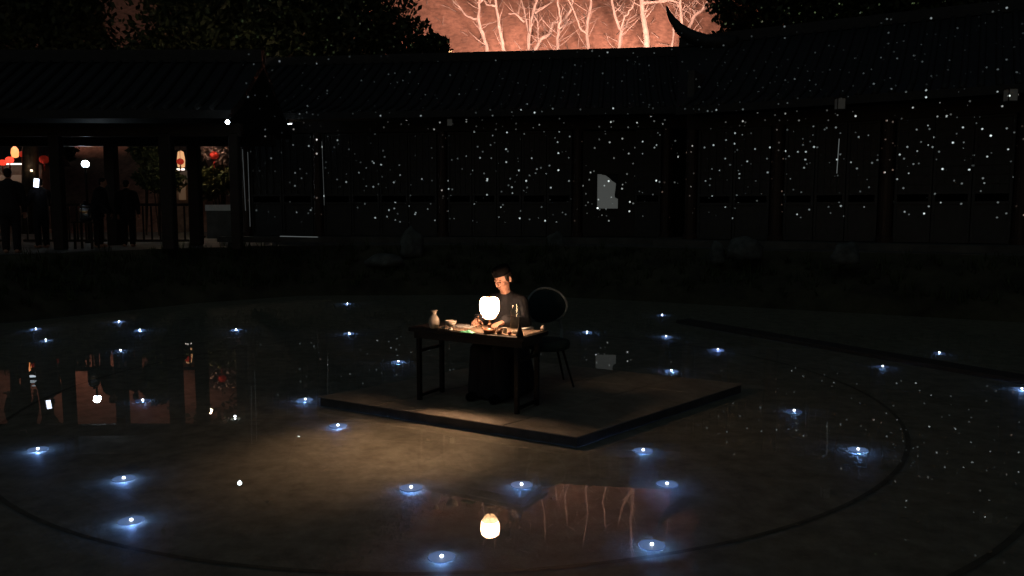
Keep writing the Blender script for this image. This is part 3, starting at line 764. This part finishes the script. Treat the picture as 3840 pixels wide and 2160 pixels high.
# cut the hair off the face: keep what lies behind the hairline
hair = remesh(hm, 'hair', .006, M['hair'], 2, person)
bm = bmesh.new(); bm.from_mesh(hair.data); Hi = Hd.inverted()
kill = [f for f in bm.faces if (lambda c: c.y > .042 - max(0, (c.z - .055)) * .2 and c.z < .075)(Hi @ f.calc_center_median())]
bmesh.ops.delete(bm, geom=kill, context='FACES'); bm.to_mesh(hair.data); bm.free()
cp = MB(); cp.lathe([(.080, .056), (.086, .058), (.087, .08), (.084, .105), (.075, .124), (.045, .134), (.01, .136)], 24); xf(cp, Hd @ Matrix.Translation((0, -.006, 0)) @ Matrix.Scale(1.1, 4, (0, 1, 0)), 0)
cap_ = cp.build('cap', M['felt'], person, smooth=True)
fe = MB()
for s in (-1, 1):
    fe.ell((s * .029, .078, .002), (.012, .008, .0035), (0, 0, -s * .25)); fe.ell((s * .03, .082, .024), (.017, .007, .0035), (0, 0, -s * .25))
xf(fe, Hd, 0); fe.build('eye', M['hair'], person)
lpz = MB(); lpz.ell((0, .0885, -.061), (.02, .007, .004)); xf(lpz, Hd, 0)
M['lips'] = mat('lips', (.3, .1, .08), .5); lpz.build('lips', M['lips'], person)
# stool under the performer
st = empty('stool', (pf.x - tback.x * .0, pf.y, PFZ), PA); tag(st, 'dark wooden stool hidden under the performer robe', 'stool')
MB().box((0, .02, .41), (.3, .26, .035)).build('seat', M['wood'], st, bevel=.005)
for sx in (-1, 1):
    for sy in (-1, 1): MB().tube([(sx * .11, .02 + sy * .09, .39), (sx * .13, .02 + sy * .11, 0)], .016, 6).build('leg', M['wood'], st)

# empty teal chair behind the performer
ch_p = G(2140, 1456, PFZ); chx = empty('round_chair', (ch_p.x - .24, ch_p.y + .2, PFZ), R(12)); tag(chx, 'empty teal round-backed chair with pale piping right of the performer', 'chair')
def disc(rx, rz, yb, th, n=28):
    b = MB(); vs = []
    for yy, s in ((-th / 2, .92), (-th * .2, 1), (th * .2, 1), (th / 2, .92)):
        for k in range(n):
            a = 2 * math.pi * k / n; vs.append((rx * s * math.cos(a), yb + yy + .10 * (math.cos(a) ** 2) * -1, rz * s * math.sin(a)))
    fs = []
    for i in range(3):
        for k in range(n): k2 = (k + 1) % n; fs.append((i * n + k, i * n + k2, (i + 1) * n + k2, (i + 1) * n + k))
    fs += [tuple(range(n - 1, -1, -1)), tuple(range(3 * n, 4 * n))]
    b.add(vs, fs); return b
bk = disc(.23, .20, .19, .07); bk.v = [(x, y, z + .87) for x, y, z in bk.v]; bko = bk.build('backrest', M['teal'], chx, smooth=True)
MB().tube([(.232 * math.cos(a), .16 - .10 * math.cos(a) ** 2, .87 + .202 * math.sin(a)) for a in [2 * math.pi * k / 32 for k in range(-5, 22)]], .013, 7).build('piping', M['piping'], bko, smooth=True)
MB().lathe([(.19, .40), (.235, .42), (.245, .46), (.235, .5), (.18, .515)], 24).build('seat', M['teal'], chx, smooth=True)
for sx in (-1, 1): MB().tube([(sx * .19, .12, .5), (sx * .2, .16, .6), (sx * .17, .15, .72)], .02, 7).build('back_post', M['piping'], chx)
for sx in (-1, 1):
    for sy in (-1, 1): MB().tube([(sx * .13, sy * .13, .42), (sx * .24, sy * .2, 0)], [.016, .011], 7).build('leg', M['black'], chx)

# dark figures under the gallery
def standing(label, x, y, hgt, rz, z=TZ, lean=0, armup=False, face_col=None):
    k = hgt / 1.75; b = MB()
    T = Matrix.Translation((0, .02 + lean * .9, 1.625)) @ Euler((R(-14 if lean else -4), 0, 0)).to_matrix().to_4x4()
    head(b, T); b.cap((0, lean * .75, 1.42), (0, .01 + lean * .85, 1.54), .055, .05)
    b.cap((0, 0, .95), (0, lean * .3, 1.15), .15, .14); b.cap((0, lean * .3, 1.15), (0, lean * .6, 1.36), .15, .14); b.cap((-.13, lean * .65, 1.4), (.13, lean * .65, 1.4), .075, .075)
    for s in (-1, 1):
        sh = Vector((s * .19, lean * .65, 1.38))
        el = Vector((s * .26, .02 + lean * .8, 1.1)) if not armup else Vector((s * .25, .14 + lean, 1.12))
        wrr = Vector((s * .25, .10 + lean, .86)) if not armup else Vector((s * .10, .36 + lean, 1.22))
        b.cap(sh, el, .06, .047); b.cap(el, wrr, .047, .032); hand(b, wrr, (0, .2, -1) if not armup else (-s * .3, .8, .4), (0, 1, .2), side=s)
        b.cap((s * .09, 0, .92), (s * .1, .02, .5), .09, .065); b.cap((s * .1, .02, .5), (s * .1, 0, .1), .062, .045); b.cap((s * .1, -.03, .045), (s * .11, .14, .035), .045, .035)
    b.v = [(vx, vy, max(vz, .0)) for vx, vy, vz in b.v]
    o = remesh(b, 'person', .011, M['skin'], 2); o.location = (x, y, z); o.rotation_euler = (0, 0, rz); o.scale = (k, k, k)
    c = MB(); c.cap((0, 0, .86), (0, lean * .3, 1.15), .185, .17); c.cap((0, lean * .3, 1.15), (0, lean * .6, 1.36), .175, .165); c.cap((-.14, lean * .65, 1.395), (.14, lean * .65, 1.395), .093, .093)
    c.cap((0, lean * .7, 1.44), (0, lean * .75, 1.475), .085, .075)
    for s in (-1, 1):
        sh = Vector((s * .19, lean * .65, 1.38))
        el = Vector((s * .26, .02 + lean * .8, 1.1)) if not armup else Vector((s * .25, .14 + lean, 1.12))
        wrr = Vector((s * .25, .10 + lean, .88)) if not armup else Vector((s * .12, .34 + lean, 1.21))
        c.cap(sh, el, .085, .07); c.cap(el, wrr, .07, .05)
    remesh(c, 'jacket', .016, M['cloth'], 3, o)
    t = MB()
    for s in (-1, 1): t.cap((s * .09, 0, .9), (s * .1, .02, .5), .112, .085); t.cap((s * .1, .02, .5), (s * .1, 0, .09), .085, .07)
    remesh(t, 'trousers', .016, M['cloth'], 3, o)
    hmm = MB(); hmm.ell((0, -.02, .04), (.08, .092, .085)); hmm.ell((0, -.06, -.02), (.06, .04, .06)); xf(hmm, T, 0); hmm.build('hair', M['hair'], o, smooth=True)
    tag(o, label, 'person', 'onlookers in the left gallery'); return o
standing('standing onlooker in silhouette at the far left edge', gxw(45, 17.0), 17.0, 1.82, R(20))
standing('onlooker in silhouette holding up a lit phone', gxw(162, 19.6), 19.6, 1.72, R(60), armup=True)
standing('onlooker with a pale lit face leaning right of the blue-white lamp', gxw(372, 19.9), 19.9, 1.74, R(-80), lean=.16)
standing('slim dark onlooker standing by the gallery rear post', gxw(484, 20.2), 20.2, 1.70, R(10))

# ------------------------------------------------------------------ floating lights on the water
M['led_disc'] = emit('led_disc', (.26, .42, 1.0), .075, (.05, .055, .07))
M['led_rim'] = emit('led_rim', (.27, .48, 1.0), .24, (.06, .07, .09))
M['led'] = emit('led_bulb', (.85, .92, 1.0), 14)
M['led_w'] = emit('led_bulb_white', (1.0, .98, .95), 30)
FL = [
 (90, 825, 'floating light at the far left, upper of the leftmost pair'), (115, 853, 'floating light at the far left, lower of the leftmost pair'),
 (299, 807, 'floating light on the left, highest of the cluster of three by the bank'), (352, 828, 'floating light on the left with a wide halo, right one of the cluster of three'),
 (303, 879, 'faint floating light left of centre above the pink reflection'), (594, 827, 'floating light alone on the left between the cluster of three and the bottle'),
 (874, 762, 'floating light farthest back left of the table, below the bank'), (878, 836, 'floating light level with the white bottle, left of the table'),
 (1002, 907, 'floating light beside the left table legs'), (768, 1002, 'floating light touching the left corner of the platform'),
 (359, 1004, 'dim floating light right of the pink reflection on the left'), (850, 1067, 'floating light in the warm glow below the left platform corner'),
 (95, 1126, 'bright floating light at the left edge of the picture, wide blue halo'), (311, 1199, 'whitish floating light at lower left, upper of two'),
 (330, 1304, 'blue floating light at lower left, lower of two'), (1034, 1222, 'blue floating light in front of the platform, left above the bottle reflection'),
 (1312, 1215, 'floating light in front of the platform, right above the lantern reflection'), (1111, 1395, 'floating light nearest the bottom edge, left of the lantern reflection'),
 (1618, 1129, 'floating light just right of the near platform corner'), (1678, 1213, 'blue floating light at the top of the reflected hillside'),
 (1640, 1365, 'floating light low in the reflected hillside, right of the lantern reflection'), (2159, 1127, 'floating light on the right inside the curved inlaid ring'),
 (1998, 1030, 'small floating light right of the platform, above the ring light'), (1477, 833, 'violet tinged floating light just right of the table'),
 (1666, 790, 'small floating light at the back right near the bank, left of two'), (1766, 810, 'small floating light at the back right near the bank, right of two'),
 (1676, 844, 'floating light right of the chair, middle row'), (1806, 877, 'floating light at the left end of the dark kerb'),
 (1689, 930, 'floating light right of the chair legs beyond the platform'), (2363, 885, 'floating light beyond the dark kerb on the far right'),
 (2221, 919, 'floating light against the dark kerb on the right'), (2571, 975, 'floating light cut by the right edge of the picture'),
 (591, 1045, 'small bare bulb painting the eave lamp reflection, left of the platform')]
proto = None; S = 3840 / 2576
for i, (u, v, lab) in enumerate(FL):
    p = G(u * S, v * S, .02)
    root = empty('floating_light', (p.x, p.y, .001)); tag(root, lab, 'light', 'floating lights on the pool')
    dim = 1.0
    if i in (1, 4, 10, 22, 24, 25, 29, 30): dim = .35
    if i == 32: dim = .0  # bulb alone, put in for the eave lamp's mirrored dot
    if proto is None:
        A = MB().lathe([(.05, .0005), (.074, .001), (.077, .004), (.05, .0055), (.01, .0055)], 28).build('disc', M['led_disc'], root, smooth=False)
        B = MB().lathe([(.068, .0052), (.077, .0042), (.082, .002), (.079, .006), (.068, .0058)], 28).build('rim', M['led_rim'], root)
        C = MB().lathe([(.007, .0058), (.0095, .009), (.010, .013), (.006, .017), (.002, .019)], 10).build('bulb', M['led'], root, smooth=True)
        proto = (A, B, C); continue_light = True
    else:
        if i not in (32,): share(A, root); 
        if dim == 1.0: share(B, root)
        share(C, root)
    if i in (12, 13, 14, 15, 19, 20): dim *= 1.5
    if i in (2, 5, 6, 7, 8, 23, 26, 27, 28): dim *= .75
    if dim > 0: lamp('floor_glow_light', 'POINT', (0, 0, -.003), 2.1 * dim, (.2, .4, 1.0), .002, root)

def leaves_on_water():
    rng = random.Random(8); b = MB()
    for _ in range(260):
        x = rng.uniform(-7, 7); y = rng.uniform(4, 16); a = rng.uniform(0, 6.28); l = rng.uniform(.015, .04); w = l * .45
        b.add([(x + l * math.cos(a), y + l * math.sin(a), .004), (x - w * math.sin(a), y + w * math.cos(a), .007), (x - l * math.cos(a), y - l * math.sin(a), .003), (x + w * math.sin(a), y - w * math.cos(a), .007)], [(0, 1, 2, 3)])
    return b
o = leaves_on_water().build('fallen_leaves', mat('dry_leaf', (.3, .27, .2), .8)); tag(o, 'scattered small dry leaves floating on the pool', 'leaves', kind='stuff')

# ------------------------------------------------------------------ lamps, strips and small things of the place
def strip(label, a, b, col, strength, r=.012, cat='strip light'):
    o = MB().tube([Vector((0, 0, 0)), b - a], r, 6).build('glow_strip', emit('strip', col, strength)); o.location = a
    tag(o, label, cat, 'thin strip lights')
strip('thin upright glow painted as a reflection on the central hall left of its doors', Q(1207, 530, 23.2), Q(1216, 770, 23.2), (.8, .9, .9), .04, .008)  # pale reflection on a door edge painted as glow, no lamp there
strip('thin upright glow painted as a reflection on the right hall front', Q(3147, 520, 18.2), Q(3138, 650, 18.2), (.8, .9, .9), .13, .008)  # edge reflection painted as glow, like the one on the central hall
strip('pale glow painted as a threshold edge along the foot of the central hall', Q(1050, 886, 22.9), Q(1192, 889, 22.9), (.8, .9, .9), .11)  # pale threshold edge put in as glow
strip('short bright white tube under the central hall eave', Q(1052, 467, 22.6), Q(1094, 464, 22.6), (.9, .97, 1.0), 6, .014)
strip('upright painted glass-edge glow on the end post of the gallery, left of two', Q(909, 560, 18.3), Q(921, 790, 18.3), (.8, .9, .9), .04, .008)  # this and the next paint the glass panel's pale edges as glow
strip('upright painted glass-edge glow on the end post of the gallery, right of two', Q(929, 570, 18.3), Q(938, 850, 18.3), (.8, .9, .9), .04, .008)
strip('faint bluish strip on the bank left of the performer head', Q(1700, 996, 20.6), Q(1866, 1004, 20.6), (.6, .8, 1.0), .07, .02)  # glow put in for the faint pale line of the terrace edge
strip('faint bluish strip on the bank right of the performer head', Q(1936, 1010, 20.6), Q(2120, 1026, 20.6), (.6, .8, 1.0), .07, .02)

def globe_lamp(label, u, v, Y, r, col, e, power, zb, name='lamp_post'):
    c = Q(u, v, Y); root = empty(name, (c.x, c.y, zb)); tag(root, label, 'lamp')
    MB().ell((0, 0, c.z - zb), (r, r, r)).build('globe', emit('globe', col, e), root, smooth=True)
    if zb < c.z - .5: MB().lathe([(.12, 0), (.1, .06), (.035, .1), (.03, c.z - zb - r), (.06, c.z - zb - r + .02)], 10).build('post', M['black'], root)
    else: MB().tube([(0, 0, c.z - zb + r * .9), (0, .1, c.z - zb + r + .1), (0, .25, c.z - zb + r + .15)], .02, 6).build('bracket', M['black'], root)
    if power: lamp('lamp_light', 'POINT', (0, -.0, c.z - zb), power, col, r * 1.02, root)
    return root
globe_lamp('blue-white globe lamp on a post seen through the gallery', 320, 615, 22.6, .1, (.72, .88, 1.0), 25, 90, TZ)
c = Q(853, 458, 16.9); globe_lamp('small white ball lamp at the gallery eave corner', 853, 458, 16.9,   .045, (.8, .95, 1.0), 25, .8, c.z - .1, 'eave_lamp')
p = Q(137, 686, 19.2); o = MB().box((0, 0, 0), (.085, .012, .17)).build('phone', M['black'], None, bevel=.004); o.location = p; o.rotation_euler = (0, R(8), 0)
tag(o, 'phone with a glowing blue-white screen held up by an onlooker', 'phone'); MB().box((0, -.0075, 0), (.12, .002, .2)).build('screen', emit('screen', (.75, .82, 1.0), 5), o)
u = empty('added_urn', Q(322, 830, 19.0)); tag(u, 'added polished steel urn below the blue-white lamp, glinting in bands', 'urn')  # added urn, stands in for streaks of reflected lamp light
MB().lathe([(.1, 0), (.13, .03), (.135, .3), (.12, .34)], 24).build('body', M['steel'], u, smooth=True)
MB().lathe([(.125, .342), (.128, .37), (.09, .42), (.03, .44), (.03, .48), (.01, .49)], 24).build('lid', M['steel'], u, smooth=True)
sd = empty('side_table', (u.location.x, u.location.y, TZ)); tag(sd, 'added dark little table carrying the steel urn', 'table'); hz = u.location.z - TZ
MB().box((0, 0, hz - .02), (.5, .4, .038)).build('tabletop', M['wood'], sd)
for sx in (-1, 1):
    for sy in (-1, 1): MB().box((sx * .2, sy * .15, (hz - .04) / 2), (.04, .04, hz - .04)).build('leg', M['wood'], sd)

# square paper lanterns under the eaves
def box_lantern(label, u, v, Y, w, h):
    c = Q(u, v, Y); r = empty('hanging_lantern', (c.x, c.y, c.z - h / 2)); tag(r, label, 'lantern', 'unlit square lanterns under the eaves')
    MB().box((0, 0, h / 2), (w, w, h - .04)).build('paper_box', M['white'], r)
    f = MB()
    for sx in (-1, 1):
        for sy in (-1, 1): f.box((sx * w / 2, sy * w / 2, h / 2), (.015, .015, h))
    f.box((0, 0, h - .01), (w + .02, w + .02, .02)); f.box((0, 0, .01), (w + .02, w + .02, .02)); f.build('frame', M['wood'], r)
    MB().tube([(0, 0, h), (0, 0, h + .35)], .006, 5).build('cord', M['black'], r)
box_lantern('unlit white square lantern under the right hall eave, left one', 3150, 390, 17.6, .17, .27)
box_lantern('unlit white square lantern under the right hall eave, at the right edge', 3790, 357, 16.0, .18, .27)
box_lantern('unlit white square lantern under the central hall eave', 1687, 460, 22.2, .15, .22)

# boulders along the bank
def boulder(label, u, v, Y, w, h, seed):
    rng = random.Random(seed); bm = bmesh.new(); bmesh.ops.create_icosphere(bm, subdivisions=3, radius=1)
    for q in bm.verts:
        n_ = noise.noise(q.co * 1.3 + Vector((seed, 0, 0))) * .35 + noise.noise(q.co * 3 + Vector((0, seed, 0))) * .12
        q.co *= 1 + n_; q.co.z = max(q.co.z, -.55); q.co = Vector((q.co.x * w / 2, q.co.y * w / 2.4, (q.co.z + .55) * h / 1.55))
    me = bpy.data.meshes.new('boulder'); bm.to_mesh(me); bm.free(); me.polygons.foreach_set('use_smooth', [True] * len(me.polygons))
    o = obj('boulder', me, M['rock']); p = Q(u, v, Y); o.location = (p.x, p.y, p.z - .08); tag(o, label, 'rock', 'boulders along the bank')
for a in (('rounded pale boulder on the bank left of the performer head', 1542, 952, 20.7, .62, .75, 1), ('low flat boulder left of the rounded pale one', 1440, 985, 20.2, .9, .35, 2),
          ('small pale boulder right of the performer near the hall', 2085, 925, 21.6, .5, .5, 3), ('broad pale boulder at the foot of the right hall', 2790, 958, 17.9, .8, .5, 4),
          ('boulder below the left square lantern of the right hall', 3170, 975, 16.6, .6, .45, 5), ('boulder pair end stone at the right hall corner', 2690, 975, 18.1, .35, .5, 6),
          ('low boulder on the left bank under the gallery', 560, 1010, 18.6, .7, .35, 8)):
    boulder(*a)

# festive lights and buildings far behind the gallery
def far_red_lantern(label, u, v, Y, r, e=1.6):
    c = Q(u, v, Y); root = empty('red_lantern', (c.x, c.y, c.z - r)); tag(root, label, 'lantern', 'red lanterns beyond the gallery')
    m_ = emit('red_paper', (1.0, .06, .03), e, (.5, .02, .01))
    MB().ell((0, 0, r), (r * 1.15, r * 1.15, r)).build('shade', m_, root, smooth=True)
    MB().lathe([(r * .45, 0), (r * .45, .04)], 10).lathe([(r * .45, 2 * r - .04), (r * .45, 2 * r)], 10).build('band', M['brown'], root)
    MB().tube([(0, 0, 2 * r), (0, 0, 2 * r + .5)], .01, 4).build('cord', M['black'], root)
    MB().lathe([(.02, -.3), (.035, -.1), (.015, 0)], 8).build('tassel', M['redfruit'], root)
for a in (('red lantern at the left edge beside the orange light', 10, 610, 33, .13, 1.0), ('brightest red lantern under the orange light at far left', 36, 600, 33, .14, 1.6), ('dim red lantern right of the orange light', 86, 578, 33, .13, .3),
          ('dark red lantern left of the first gallery post', 165, 598, 33, .17, .05), ('dim red lantern left of the third gallery post', 602, 585, 33, .15, .1), ('dark red lantern over the golden light between posts', 676, 606, 33, .13, .25),
          ('dark red lantern among pale blossom right of the posts', 803, 583, 28.5, .14, .08)):
    far_red_lantern(*a)
def far_house(label, u0, u1, ve, vb, Y, lit):
    a = Q(u0, ve, Y); b = Q(u1, ve, Y); w = b.x - a.x; root = empty('distant_pavilion', ((a.x + b.x) / 2, Y, TZ)); tag(root, label, 'pavilion', 'pavilions beyond the gallery')
    ze = a.z - TZ
    MB().box((0, .8, ze / 2), (w, 1.4, ze)).build('wall', mat('far_wall', (.3, .22, .17), .9, nscale=2, namt=.4), root)
    MB().prism([(-.9, 0), (.9, 0), (.5, .5), (0, .95), (-.5, .5)], -w / 2 - .2, w / 2 + .2)
    rf = MB(); rf.add([(-w / 2 - .3, -.35, ze + .02), (w / 2 + .3, -.35, ze + .02), (w / 2 + .3, 1.9, ze + .02), (-w / 2 - .3, 1.9, ze + .02), (-w / 2 - .3, .8, ze + .95), (w / 2 + .3, .8, ze + .95)],
           [(0, 1, 5, 4), (2, 3, 4, 5), (0, 4, 3), (1, 2, 5), (0, 3, 2, 1)]); rf.build('roof', M['tile'], root)
    MB().box((0, -.37, ze), (w * .94, .05, .06)).build('eave_light', emit('eave_light', (1.0, .9, .8), lit), root)
    MB().box((0, -.02, ze - .9), (w * .5, .03, .9)).build('window', emit('warm_window', (1.0, .5, .2), .05), root)
far_house('low distant pavilion edged with a white light line at far left', -60, 150, 617, 700, 34.5, 2.2)
far_house('tiny distant pavilion with a white light line between two posts', 655, 706, 637, 700, 36, 3.2)
globe_lamp('added warm lamp on a post at far left before the low pavilion', 118, 640, 32.6, .045, (1.0, .7, .5), 5, 60, TZ, 'added_lamp')  # added to brighten the pavilion wall
# glowing finds above the pavilions
o = MB().lathe([(.02, 0), (.12, .04), (.15, .2), (.13, .36), (.06, .46), (.02, .48)], 12).build('orange_lantern', emit('orange_paper', (1.0, .34, .1), 1.7), smooth=True); o.location = Q(57, 592, 33.2); tag(o, 'glowing orange lantern at far left above the white line', 'lantern')
o = MB().lathe([(.02, 0), (.15, .04), (.17, .35), (.12, .7), (.03, .75)], 12).build('golden_lantern', emit('gold_paper', (1.0, .5, .22), .8), smooth=True); o.location = Q(680, 630, 35.0); tag(o, 'golden lantern over the tiny pavilion between two posts', 'lantern')
for q, (uu, vv, ww_) in enumerate(((75, 535, 70), (70, 515, 45), (82, 498, 30))):
    a = Q(uu - ww_ / 2, vv, 33); b = Q(uu + ww_ / 2, vv, 33)
    o = MB().box((0, 0, 0), ((b - a).length, .1, .07)).build('light_bar', emit('light_bar', (.75, .9, 1.0), (1.6, .5, .5)[q])); o.location = (a + b) / 2
    tag(o, ('widest and lowest of three bluish light bars at far left', 'middle of three bluish light bars at far left', 'narrow topmost of three bluish light bars at far left')[q], 'light', 'bluish light bars')
shrub('bush of pale blossom behind the gallery end posts', 830, 560, 30, 70, 55, 1200, .09, 31, mat('blossom', (.45, .3, .26), .7, nscale=3, namt=.5))
shrub('grassy green bush lit warm behind the gallery end posts', 820, 690, 29, 80, 75, 2500, .1, 32, M['leaf2'])
shrub('dark bush behind the gallery right of the onlookers', 590, 690, 30, 110, 70, 2500, .12, 33, M['leaf'])
shrub('added tall dark bush screening the hill behind the first bay of the gallery', 120, 545, 38, 150, 85, 6000, .15, 34, M['leaf'])  # added to block the lit hill from the pool's reflection
shrub('added tall dark bush screening the hill behind the third bay of the gallery', 535, 560, 30.5, 90, 95, 4000, .13, 35, M['leaf'])  # added like the last, keeps the lit hill out of the mirrored bay
a = Q(775, 768, 27); b = Q(880, 768, 27)
o = MB().box((0, 0, 0), (b.x - a.x, .3, .2)).build('low_wall', M['white']); o.location = ((a.x + b.x) / 2, 27, a.z - .1 + 0); tag(o, 'low white wall behind the gallery end posts', 'wall')
MB().box((0, 0, (TZ - o.location.z - .1) / 2 - .05), (b.x - a.x - .05, .24, abs(TZ - o.location.z - .1) - .1)).build('base', M['plaster'], o)
globe_lamp('added warm lamp on a post above the lit bush behind the gallery', 745, 470, 27.5, .1, (1.0, .72, .5), 6, 1200, TZ, 'added_lamp')  # added to light the bush, the openings and the tree from below

# ------------------------------------------------------------------ star projector: a real lamp throwing dots on the halls
sp_ = empty('star_projector', (.8, -1.2, 2.3)); tag(sp_, 'small black star projector on a tripod beside the viewers', 'projector')
MB().lathe([(.09, -.02), (.09, .05), (.05, .07), (.05, .12)], 16).build('base', M['black'], sp_)
for q in range(3): MB().tube([(0, 0, 0), (.5 * math.cos(q * 2.1), .5 * math.sin(q * 2.1), -2.4)], .015, 6).build('leg', M['black'], sp_)
MB().ell((0, 0, .2), (.085, .085, .085)).build('housing', M['black'], sp_, smooth=True)
sl = bpy.data.lights.new('star_lamp', 'SPOT'); sl.energy = 190000; sl.shadow_soft_size = 0.0; sl.spot_size = R(84); sl.spot_blend = .85
sl.use_nodes = True; nt = sl.node_tree
em = [n for n in nt.nodes if n.type == 'EMISSION'][0]
tcn = nt.nodes.new('ShaderNodeTexCoord'); vm = nt.nodes.new('ShaderNodeVectorMath'); vm.operation = 'NORMALIZE'
nt.links.new(tcn.outputs['Normal'], vm.inputs[0])
STAR_EL, STAR_AZ = 6.0, 4.0
def dots(scale, rad, lo, hi, gain):
    vo = nt.nodes.new('ShaderNodeTexVoronoi'); vo.feature = 'F1'; vo.inputs['Scale'].default_value = scale
    nt.links.new(vm.outputs[0], vo.inputs['Vector'])
    mr = nt.nodes.new('ShaderNodeMapRange'); mr.interpolation_type = 'SMOOTHSTEP'
    mr.inputs['From Min'].default_value = rad; mr.inputs['From Max'].default_value = rad * .35; mr.inputs['To Min'].default_value = 0; mr.inputs['To Max'].default_value = 1
    nt.links.new(vo.outputs['Distance'], mr.inputs['Value'])
    sx = nt.nodes.new('ShaderNodeSeparateColor'); nt.links.new(vo.outputs['Color'], sx.inputs[0])
    pw_ = nt.nodes.new('ShaderNodeMath'); pw_.operation = 'POWER'; pw_.inputs[1].default_value = 4.0; nt.links.new(sx.outputs[0], pw_.inputs[0])
    m1 = nt.nodes.new('ShaderNodeMapRange'); m1.inputs['To Min'].default_value = lo; m1.inputs['To Max'].default_value = hi; nt.links.new(pw_.outputs[0], m1.inputs['Value'])
    mu = nt.nodes.new('ShaderNodeMath'); mu.operation = 'MULTIPLY'; nt.links.new(mr.outputs[0], mu.inputs[0]); nt.links.new(m1.outputs[0], mu.inputs[1])
    return mu
d1 = dots(130, .18, .07, 1.0, 1)
# the projector's shutters: nothing is thrown below the terrace or left of the gallery post
sep = nt.nodes.new('ShaderNodeSeparateXYZ'); nt.links.new(vm.outputs[0], sep.inputs[0])
def math2(op, a, b):
    n = nt.nodes.new('ShaderNodeMath'); n.operation = op
    for k, q in enumerate((a, b)):
        if isinstance(q, (int, float)): n.inputs[k].default_value = q
        else: nt.links.new(q, n.inputs[k])
    return n.outputs[0]
az = math2('ABSOLUTE', sep.outputs[2], 0)
lowcut = math2('GREATER_THAN', math2('DIVIDE', sep.outputs[1], az), math.tan(R(-1.8 - STAR_EL)))
sidecut = math2('GREATER_THAN', math2('DIVIDE', sep.outputs[0], az), math.tan(R(-19.5 - STAR_AZ)))
nt.links.new(math2('MULTIPLY', d1.outputs[0], math2('MULTIPLY', lowcut, sidecut)), em.inputs['Strength']); em.inputs['Color'].default_value = (.86, .97, .95, 1)
slo = bpy.data.objects.new('star_lamp', sl); sc.collection.objects.link(slo); slo.parent = sp_; slo.location = (0, .09, .2)
dirv = Vector((math.sin(R(STAR_AZ)), math.cos(R(STAR_AZ)), math.tan(R(STAR_EL)))); slo.rotation_euler = dirv.to_track_quat('-Z', 'Y').to_euler()
